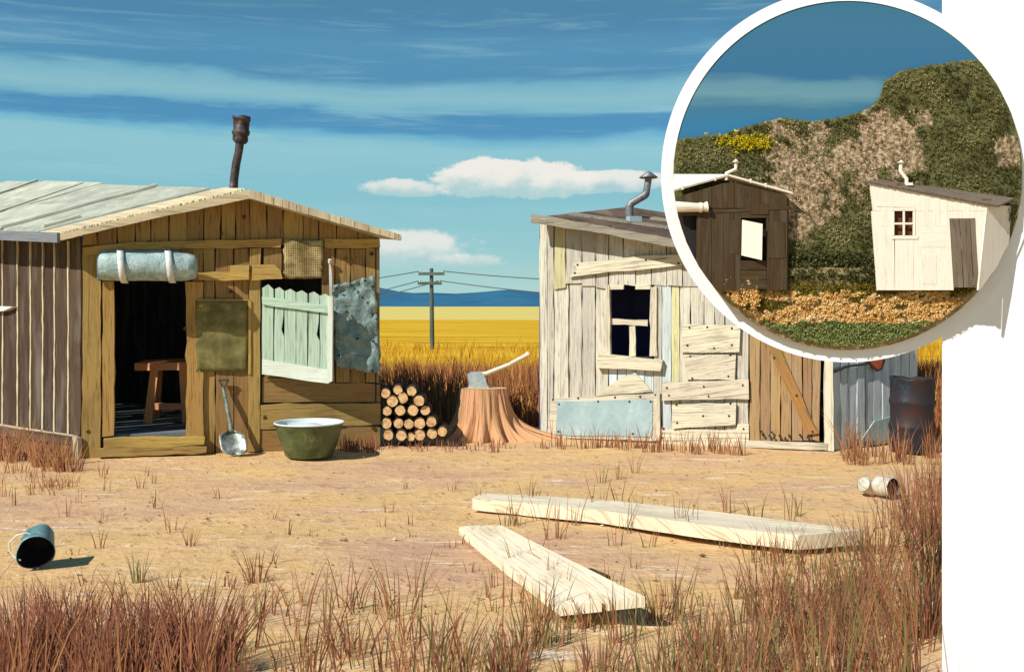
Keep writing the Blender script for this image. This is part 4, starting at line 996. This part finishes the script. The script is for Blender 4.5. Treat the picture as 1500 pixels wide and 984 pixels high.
# ------------------------------------------------------------------ the right, white hut
A2 = Vector((.355, 13.3, 0)); B2 = Vector((3.79, 12.1, 0)); v2 = Vector((1.31, .84, 0))
W3 = Wall(A2, B2); W4 = Wall(B2, B2 + v2)
def right_hut():
    t = thing('wooden_hut', 'whitewashed plank hut with sloping tar roof, brown door and many nailed patches', 'hut', A2)
    q = MB(); ty = lambda x: 324 + .168 * (x - 778); by = lambda x: 641 + (x - 790) * .042
    tint = MB(); blu = MB()
    xs = [790, 802, 812, 829, 853, 873, 892, 914, 932, 955, 977, 1000, 1023, 1043, 1062, 1080, 1096]
    for i, (a, b) in enumerate(zip(xs, xs[1:])):
        m = tint if a == 812 else q; yb = 414 + (i % 3) * 4 if a < 892 else 418
        if a < 812: W3.poly(m, [(a + (2 if a == 790 else 0), by(a)), (b - 1.3, by(b)), (b - 1.3, ty(b) - 4), (a, ty(a) - 4)], U(0, .012), .03, amp=.8); continue
        W3.poly(m, [(a, yb + U(-2, 2)), (b - 1.3, yb + U(-2, 2)), (b - 1.3, ty(b) - 4), (a, ty(a) - 4)], .014 + U(0, .016), .045, amp=.8)
    xs = [812, 834, 853, 873, 892]
    for a, b in zip(xs, xs[1:]): W3.poly(q, [(a, by(a)), (b - 1.3, by(b)), (b - 1.3, 412), (a, 412)], U(-.006, .008), .03, amp=.8)
    for a, b in ((958, 970), (996, 1012), (1012, 1032), (1032, 1048), (1048, 1062), (1062, 1080), (1080, 1097)): W3.poly(q, [(a, by(a)), (b - 1.3, by(b)), (b - 1.3, 414), (a, 414)], U(-.006, .008), .03, amp=.8)
    W3.poly(tint, [(984, by(984)), (995, by(995)), (995, 418), (984, 418)], .0, .03, amp=.6)
    W3.poly(blu, [(970, by(970)), (983, by(983)), (983, 416), (970, 416)], .004, .03, amp=.6)
    for a, b in ((892, 905), (905, 918), (918, 931), (931, 945), (945, 958)):
        W3.poly(blu, [(a, 585), (b - 1.2, 585), (b - 1.2, 540), (a, 540)], U(-.004, .006), .03, amp=.6)
        W3.poly(q, [(a, by(a)), (b - 1.2, by(b)), (b - 1.2, 585.5), (a, 585.5)], 0, .03, amp=.1)
    for a, b in ((873, 892),): pass
    q.build('front_wall', M['white_wood'], t); tint.build('yellowed_board', M['yellow_wood'], t); blu.build('blue_board', M['blue_wood'], t)
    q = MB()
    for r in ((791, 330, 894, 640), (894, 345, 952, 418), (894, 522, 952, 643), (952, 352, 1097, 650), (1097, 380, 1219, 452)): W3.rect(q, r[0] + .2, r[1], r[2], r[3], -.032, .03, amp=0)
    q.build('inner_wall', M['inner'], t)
    # window
    q = MB(); W3.poly(q, [(886, 522), (894, 521), (893, 417), (887, 417)], .04, .09, amp=.5); W3.poly(q, [(951, 521), (962, 522), (962, 420), (953, 420), (951, 470), (953, 480)], .04, .09, amp=.8)
    W3.poly(q, [(894, 424), (913, 424), (914, 417), (893, 417)], .035, .05, 'h', amp=.5); W3.poly(q, [(931, 424), (952, 424), (953, 418), (931, 417)], .035, .05, 'h', amp=.5)
    W3.poly(q, [(894, 475), (949, 477), (949, 469), (894, 466)], .0, .03, 'h', amp=.9, step=10); W3.poly(q, [(922, 521), (931, 521), (930, 477), (921, 477)], .0, .03, amp=.8)
    wf = q.build('window_frame', M['white_patch'], t)
    q = MB(); W3.poly(q, [(874, 538), (968, 544), (970, 528), (890, 519), (876, 518)], .085, .08, 'h', amp=.7); q.build('window_sill', M['white_patch'], t)
    # patches
    def patch(pts, off, al=.12, mat='white_patch', nails_=(), nm='patch_board', th=.03):
        q = MB(); W3.poly(q, pts, off, th, al, amp=.9); o = q.build(nm, M[mat], t)
        if nails_:
            W3.nails('nail', M['nail'], t, nails_, off, 1.7)
    patch([(834, 405), (900, 398), (1010, 388), (1010, 372), (962, 373), (838, 386), (846, 394)], .075, .1, nails_=[(846, 388), (842, 400), (946, 381), (994, 386)])
    patch([(872, 580), (955, 572), (930, 545), (900, 558)], .04, .12)
    patch([(998, 516), (1082, 515), (1085, 476), (1002, 475)], .055, .15, nails_=[(1010, 480), (1036, 479), (1072, 481), (1007, 506), (1046, 510), (1072, 505)])
    patch([(1006, 556), (1076, 556), (1078, 520), (1002, 520)], .045, .2, nails_=[(1011, 522), (1070, 520), (1014, 554), (1067, 551)])
    patch([(970, 586), (1097, 584), (1097, 556), (970, 560)], .06, .14, nails_=[(977, 568), (1031, 566), (1088, 564), (980, 579), (1038, 580)])
    patch([(985, 627), (1077, 622), (1079, 590), (984, 592)], .06, .05, nails_=[(991, 593), (1070, 591), (1030, 609), (1068, 609), (992, 619)])
    patch([(966, 652), (1097, 655), (1097, 622), (1080, 621), (1078, 630), (966, 628)], .03, .03, nails_=[(972, 628), (1089, 628), (970, 641)])
    patch([(800, 640), (962, 646), (962, 576), (808, 583)], .03, .05, nails_=[(810, 585), (847, 583), (901, 582), (938, 581), (960, 578)])
    patch([(814, 637), (955, 640), (955, 584), (816, 588)], .042, 0, 'tin', [(819, 592), (876, 588), (922, 588), (953, 588), (927, 635), (818, 632)], 'tin_patch', .012)
    patch([(956, 645), (967, 645), (967, 574), (961, 576)], .06, 1.5)
    # door
    q = MB(); xs = [1098, 1114, 1129, 1144, 1160, 1176, 1190, 1205]
    for a, b in zip(xs, xs[1:]): W3.poly(q, [(a, 644), (b - 1.1 - (4 if b == 1205 else 0), 646), (b - 1.1, 452), (a, 452)], U(.0, .012), .03, amp=.7)
    dr = q.build('door', M['door_wood'], t)
    q = MB(); W3.poly(q, [(1182, 636), (1198, 634), (1192, 622), (1138, 500), (1118, 462), (1106, 466)], .045, .03, -1.1, amp=.8); o = q.build('door_brace', M['brace_wood'], None); o.parent = dr; o.matrix_parent_inverse = Matrix.Identity(4)
    W3.nails('nail', M['nail'], t, [(1134, 524), (1167, 579), (1190, 632), (1183, 640), (1115, 632), (1118, 637), (1131, 633), (1134, 641), (1142, 638), (1127, 638), (1156, 638), (1172, 637), (1150, 642)], .047, 1.8)
    q = MB(); W3.poly(q, [(1090, 655), (1212, 659), (1212, 650), (1090, 645)], .06, .08, 'h', amp=.8); q.build('threshold', M['white_patch'], t)
    q = MB(); W3.poly(q, [(1207, 660), (1221, 661), (1220, 390), (1207, 390)], .05, .09, amp=.8); q.build('corner_post', M['white_patch'], t)
    # side wall: its shade is put into the blue grey board colour
    q = MB(); xs = [1221, 1232, 1243, 1256, 1268, 1280, 1293, 1306, 1320, 1333, 1344.5]
    for a, b in zip(xs, xs[1:]): W4.poly(q, [(a, 660 - (a - 1221) * .13), (b - 1, 660 - (b - 1221) * .14), (b - 1, 400), (a, 395)], U(-.002, .014), .03, amp=.7)
    q.build('side_wall', M['blue_wood'], t)
    q = MB(); W4.poly(q, [(1262, 646), (1306, 643), (1318, 608), (1282, 616), (1274, 626)], .03, .02, .12, amp=.8); q.build('patch_board', M['tin'], t)
    q = MB(); W4.poly(q, [(1221, 543), (1240, 536), (1275, 531), (1275, 533.5), (1240, 539), (1222, 546)], .04, .03, 'h', amp=.4); q.build('rail', M['dark_trim'], t)
    q = MB(); W4.poly(q, [(1270, 528), (1278, 538), (1286, 544), (1292, 541), (1297, 528), (1292, 512), (1276, 510)], .05, .02, amp=.2); o = q.build('sign_backing', M['dark_trim'], t)
    q = MB(); W4.poly(q, [(1273, 528), (1280, 536), (1286, 541), (1290, 539), (1294, 528), (1290, 514), (1277, 512)], .056, .02, amp=.2); q.build('red_sign', M['red'], t)
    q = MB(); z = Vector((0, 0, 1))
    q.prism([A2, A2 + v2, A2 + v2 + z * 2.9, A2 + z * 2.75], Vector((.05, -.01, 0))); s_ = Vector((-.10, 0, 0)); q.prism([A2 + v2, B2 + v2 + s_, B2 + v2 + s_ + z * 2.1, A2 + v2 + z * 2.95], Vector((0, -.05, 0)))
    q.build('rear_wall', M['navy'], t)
    q = MB(); q.prism([A2 + z * .1 + Vector((.1, .05, 0)), B2 + z * .1 + Vector((0, .1, 0)), B2 + v2 + z * .1, A2 + v2 + z * .1], Vector((0, 0, -.05))); q.build('floor', M['inner'], t)
    # roof
    fl = W3.w(778, 319, .30); fr = W3.w(1245, 398, .30); bl = P(921, 303, 14.8); br = bl + (fr - fl) * 1.0 + Vector((.2, .2, .0))
    q = MB(); w_ = Vector((0, 0, -.05)); a, b, c, d = fl, fr, br, bl
    q.add([a, b, c, d, a + w_, b + w_, c + w_, d + w_], [[0, 1, 2, 3], [4, 7, 6, 5], [0, 4, 5, 1], [1, 5, 6, 2], [2, 6, 7, 3], [3, 7, 4, 0]], b - a)
    roof = q.build('roof', M['tar'], t)
    def sub(o): o.parent = roof; o.matrix_parent_inverse = Matrix.Identity(4); return o
    q = MB(); W3.poly(q, [(777, 327), (860, 338), (960, 357), (1100, 385), (1246, 411), (1246, 398), (1100, 371), (960, 345), (860, 327), (778, 313)], .325, .04, 'h', amp=.9, step=14); sub(q.build('fascia', M['tar_edge']))
    S = lambda s, u, l=0: a + (b - a) * s + (d - a) * u + Vector((0, 0, l))
    q = MB(); q.prism([S(.02, .30, .03), S(.55, .42, .03), S(.55, .47, .03), S(.02, .36, .03)], Vector((0, 0, -.03)), b - a); q.prism([S(.20, .62, .03), S(.7, .80, .03), S(.7, .85, .03), S(.20, .68, .03)], Vector((0, 0, -.03)), b - a); sub(q.build('roof_batten', M['tar_edge']))
    q = MB(); q.box(S(.215, .40, .05), (.17, .13, .07), Matrix.Rotation(.3, 3, 'Z')); sub(q.build('roof_brick', M['tin']))
    D = 13.9; m_ = D / F
    q = MB(); q.tube([P(922, 323, D), P(922, 301, D)], 6.2 * m_, 14); q.tube([P(922, 303, D), P(924, 298, D), P(945, 286, D), P(947, 281, D)], 5.6 * m_, 14); q.tube([P(946, 287, D), P(950, 262, D)], 5.0 * m_, 14)
    q.lathe([(6.6 * m_, 0), (6.6 * m_, 2 * m_)], P(922, 303, D), seg=16)
    ch = sub(q.build('chimney', M['pipe_grey']))
    q = MB(); q.lathe([(.001, 11 * m_), (14 * m_, 1 * m_), (13 * m_, 0), (0.001, 3 * m_)], P(950, 261, D), seg=20); q.tube([P(950, 264, D), P(950, 258, D)], 3 * m_, 8); sub(q.build('chimney_cap', M['pipe_grey']))
right_hut()

def oil_drum():
    c = G(1341, 663) + Vector((0, .12, 0)); m_ = c.y / F; r = 31 * m_; H = 108 * m_
    t = thing('oil_drum', 'dark rusty oil drum standing beside the blue grey side wall', 'oil drum', c)
    pr = [(0, 0), (r * .97, 0), (r, .02)]
    for k, zz in enumerate((.34, .67)): pr += [(r * .985, H * zz - .06), (r * 1.03, H * zz - .02), (r * 1.045, H * zz), (r * 1.03, H * zz + .02), (r * .985, H * zz + .06)]
    pr += [(r, H - .03), (r * 1.03, H - .015), (r * 1.02, H), (r * .96, H), (r * .95, H - .03), (0, H - .03)]
    q = MB(); q.lathe(pr, c, Matrix.Rotation(.015, 3, 'Y'), seg=48, dent=.035); q.build('body', M['drum'], t)
    q = MB(); q.lathe([(.0, .012), (.035, .012), (.035, 0)], c + Vector((.12, -.1, H - .03)), seg=12); q.build('bung', M['nail'], t)
oil_drum()

# ------------------------------------------------------------------ yard litter
def pail():
    c = G(45, 834) + Vector((0, .09, .125)); m_ = c.y / F
    t = thing('pail', 'dented teal pail lying on its side with a pale wire handle', 'pail', c)
    ax = Vector((.30, -.80, -.22)).normalized(); rot = ax.to_track_quat('Z', 'Y').to_matrix()
    q = MB(); q.lathe([(.0, -.15), (.09, -.15), (.095, -.14), (.115, .07), (.12, .08), (.115, .085)], c, rot, 36, dent=.10); q.build('body', M['pail'], t)
    q = MB(); q.lathe([(.113, .083), (.108, .03), (.09, -.13), (0, -.13)], c, rot, 36, dent=.10); q.build('inside', M['black'], t)
    q = MB(); pth = [P(x, y, c.y + o) for x, y, o in ((50, 784, -.04), (38, 780, -.06), (24, 784, -.07), (14, 794, -.07), (14, 806, -.06), (22, 816, -.08), (30, 820, -.10))]
    q.tube(pth, .005, 8); q.build('handle', M['wire'], t)
pail()
def tin_can(x, y, ax, r, h, label):
    c = G(x, y) + Vector((0, .05, r)); t = thing('tin_can', label, 'tin can', c, 'tin cans lying in the yard')
    rot = Vector(ax).normalized().to_track_quat('Z', 'Y').to_matrix()
    q = MB(); q.lathe([(0, -h), (r * .96, -h), (r, -h + .008), (r * .97, -h + .02), (r * .98, 0), (r * .97, h - .02), (r, h - .006), (r * .97, h)], c, rot, 32, dent=.12); q.build('body', M['can'], t)
    q = MB(); q.lathe([(r * .96, h - .001), (r * .93, h - .03), (0, h - .04)], c, rot, 32, dent=.12); q.build('inside', M['black'], t)
    return t, c, rot
tin_can(1300, 728, (.50, -.86, .03), .086, .085, 'pale tin can with its dark open end facing right')
tn_, c_, r_ = tin_can(1274, 725, (-.6, -.3, .25), .072, .06, 'crumpled white tin can with its lid torn back, left of the other can')
q = MB(); q.lathe([(0, .0), (.068, .004), (.07, .0)], c_ + r_ @ Vector((0, 0, .07)), r_, 24, dent=.4); q.build('lid', M['can'], tn_)

def plank_obj(label, top, th, mat, split=None, legs=None):
    """top: list of 3D points of the upper face"""
    t = thing('plank', label, 'plank', Vector((top[0].x, top[0].y, 0)), 'bleached planks lying in the yard')
    al = (top[len(top) // 2] - top[0]); q = MB()
    pp = []
    for i in range(len(top)):
        a = top[i]; b = top[(i + 1) % len(top)]; n = max(1, int((b - a).length / .14))
        for k in range(n): p = a + (b - a) * (k / n); pp.append(p + Vector((U(-.006, .006), U(-.006, .006), 0)))
    q.prism(pp[::-1], Vector((0, 0, -th)), al); q.build('board', mat, t)
    return t
def GT(px, py, h): return G(px, py, h)
# right, long plank: seen edge on, tapering to the left
tp = [GT(692, 729, .10), GT(705, 722, .10), GT(800, 726, .11), GT(900, 733, .12), GT(1040, 748, .13), GT(1265, 776, .13), GT(1168, 784, .13), GT(1030, 768, .13), GT(880, 747, .12), GT(760, 736, .10)]
a_ = plank_obj('long thick bleached plank tapering to a point, behind the split plank', tp, .10, M['plank'])
p0, p1, p2 = GT(672, 772, .06), GT(945, 873, .18), GT(820, 887, .085); pn = (p1 - p0).cross(p2 - p0).normalized()
def PT(px, py):
    r = ray(px, py); return EYE + r * ((p0 - EYE).dot(pn) / r.dot(pn))
b_ = thing('plank', 'short wide bleached plank with a long split, nearest the camera', 'plank', Vector((p0.x, p0.y, 0)), 'bleached planks lying in the yard')
q = MB()
for pts in ([(672, 772), (684, 769), (764, 803), (772, 808), (800, 824), (828, 846), (852, 862), (881, 880), (820, 887), (742, 828)],
            [(684, 769), (735, 769), (790, 797), (842, 823), (900, 852), (945, 873), (890, 879), (861, 861), (838, 846), (806, 824), (776, 808), (764, 803)]):
    q.prism([PT(x + U(-.8, .8), y + U(-.4, .4)) for x, y in pts][::-1], Vector((0, 0, -.055)), PT(884, 880) - PT(771, 806), .6)
q.build('board', M['plank'], b_)
q = MB(); c = (GT(860, 835, .10) + GT(900, 860, .10)) / 2; q.box(Vector((c.x - .04, c.y + .0, .06)), (.10, .20, .15), Matrix.Rotation(.5, 3, 'Z'))
tag(q.build('wood_offcut', M['bark']), 'small dark wood offcut lying under the raised side of the split plank', 'offcut')

# pebbles
q = MB()
for _ in range(900):
    px = U(0, 1380); py = 655 + 330 * rnd() ** 1.2; c = G(px, py); r = U(.004, .014) * (1 if rnd() < .92 else 1.8)
    if c.x > 1.9 and c.y < 4.9: continue
    vs = [c + Vector((sx * U(.7, 1.3), sy * U(.6, 1), sz * U(.3, .7))) * r for sx, sy, sz in ((1, 0, 0), (-1, 0, 0), (0, 1, 0), (0, -1, 0), (0, 0, 1), (0, 0, -1))]
    q.add(vs, [[0, 3, 4], [3, 1, 4], [1, 2, 4], [2, 0, 4], [3, 0, 5], [1, 3, 5], [2, 1, 5], [0, 2, 5]])
M['peb'] = grass_mat('pebbles', [(0, lin(110, 84, 66)), (.5, lin(160, 124, 92)), (.8, lin(190, 160, 126)), (1, lin(226, 212, 186))])
tag(q.build('pebbles', M['peb']), 'small pebbles scattered over the sandy yard', 'pebbles', kind='stuff')

# ------------------------------------------------------------------ foreground and wall-foot grass
def tuft(sp, x, y, n, h, spread, lean, w=(.0025, .005), tones=(0, .62)):
    for _ in range(n):
        a = U(0, 2 * math.pi); r = spread * math.sqrt(rnd()); dx, dy = math.cos(a) * r, math.sin(a) * r * .6
        hh = h * U(.45, 1.0); lx = dx / max(spread, .01) * lean * hh * U(.4, 1.3) + random.gauss(0, .14) * hh
        sp.append((x + dx, y + dy, -.02, hh, lx, dy * .5 + U(-.05, .05), U(*w), U(*tones)))
sp = []
def ptuft(px, py, n, hp, spr=.12, lean=.45, **k):
    """tuft rooted at a ground pixel, hp = blade height in pixels"""
    c = G(px, py); tuft(sp, c.x, c.y, n, hp * c.y / F, spr, lean, **k)
# bottom left mass
for _ in range(26):
    px = U(-60, 330); py = U(930, 1080); hp = 150 * (1 - .25 * max(0, px - 150) / 200) * U(.7, 1.1); ptuft(px, py, 26, hp * (1 if py < 1010 else 1.35), .12, .5)
ptuft(292, 985, 150, 165, .16, .75, tones=(0, .5)); ptuft(215, 965, 70, 160, .12, .6, tones=(0, .5)); ptuft(60, 960, 140, 130, .2, .5, tones=(0, .45)); ptuft(110, 935, 90, 110, .16, .6, tones=(0, .5))
ptuft(20, 1000, 160, 170, .25, .4, tones=(0, .4)); ptuft(150, 990, 120, 150, .22, .5, tones=(0, .5))
ptuft(202, 850, 14, 60, .04, .4, tones=(.65, .95)); ptuft(278, 800, 12, 38, .04, .6); ptuft(375, 850, 18, 60, .07, .6)
# bottom middle, sparse
for _ in range(42):
    px = U(330, 680); py = U(860, 1060); ptuft(px, py, 7, U(60, 130), .10, .6, tones=(0, .8))
ptuft(630, 1040, 40, 210, .14, .45, tones=(.1, .85)); ptuft(690, 1010, 30, 190, .14, .5, tones=(.2, .9)); ptuft(520, 960, 22, 110, .10, .6); ptuft(440, 1000, 26, 130, .12, .5)
# right mass, rising to the right
for _ in range(85):
    px = 700 + 690 * rnd() ** .8; py = U(900, 1090); k = (px - 700) / 690
    hp = (70 + 150 * k ** 1.6) * U(.6, 1.2); ptuft(px, py, 22, hp * (1 if py < 1000 else 1.4), .12, .5, tones=(.1, .95) if k < .6 else (0, .85))
for _ in range(60):
    px = 1120 + 270 * rnd() ** .7; py = U(800, 960); k = (px - 1120) / 270
    ptuft(px, py, 15, (40 + 150 * k ** 2) * U(.6, 1.2), .13, .6, tones=(0, .85))
for _ in range(24):
    px = 1290 + 100 * rnd() ** .6; py = U(700, 800); ptuft(px, py, 12, U(60, 120), .13, .35, tones=(0, .6))
# sparse sprigs in the yard and around the planks
for _ in range(70):
    px = U(700, 1250); py = U(740, 900); ptuft(px, py, 5, U(35, 80), .07, .35, tones=(.2, .92))
for _ in range(40):
    px = U(20, 700); py = U(690, 860); ptuft(px, py, 4, U(15, 45), .05, .4)
for (x, y) in ((785, 735), (700, 790), (735, 800), (880, 745), (760, 770), (990, 775), (1100, 765), (905, 700), (930, 690), (880, 705)): ptuft(x, y, 7, 36, .05, .5, tones=(.5, .92))
sp = [b for b in sp if not (b[1] < 4.9 and (b[0] + max(0, b[4])) / b[1] > .400) and not (b[0] + max(0, b[4]) > 1.88 and b[1] < 4.9) and b[1] > 3.2]
tag(blades('foreground_grass', sp, M['fore']), 'thin red brown and green grass blades over the near yard', 'grass', kind='stuff')
sp = []
for _ in range(40):
    px = U(0, 108); ptuft(px, 655 + px * .2 + U(0, 18), 14, U(35, 62), .10, .55, w=(.004, .008), tones=(.62, 1) if False else (.35, .62))
for _ in range(26): ptuft(U(0, 110), U(685, 725), 6, U(18, 34), .08, .5, tones=(.2, .6))
for _ in range(46):
    px = U(800, 1095); ptuft(px, 648 + (px - 790) * .04 + U(0, 8), 6, U(22, 48), .07, .25, w=(.004, .007), tones=(.2, .6))
for _ in range(26):
    px = U(1225, 1380); ptuft(px, U(655, 680), 9, U(30, 75), .10, .4, w=(.004, .007), tones=(.3, .62))
for _ in range(24): ptuft(U(500, 560), U(656, 662), 6, U(18, 38), .06, .3, w=(.004, .006), tones=(0, .5))
for _ in range(26): ptuft(U(560, 830), U(650, 660), 6, U(10, 22), .08, .4, w=(.004, .006), tones=(0, .6))
tag(blades('wall_foot_grass', sp, M['fore']), 'short dry tufts growing at the foot of the two huts', 'grass', kind='stuff')
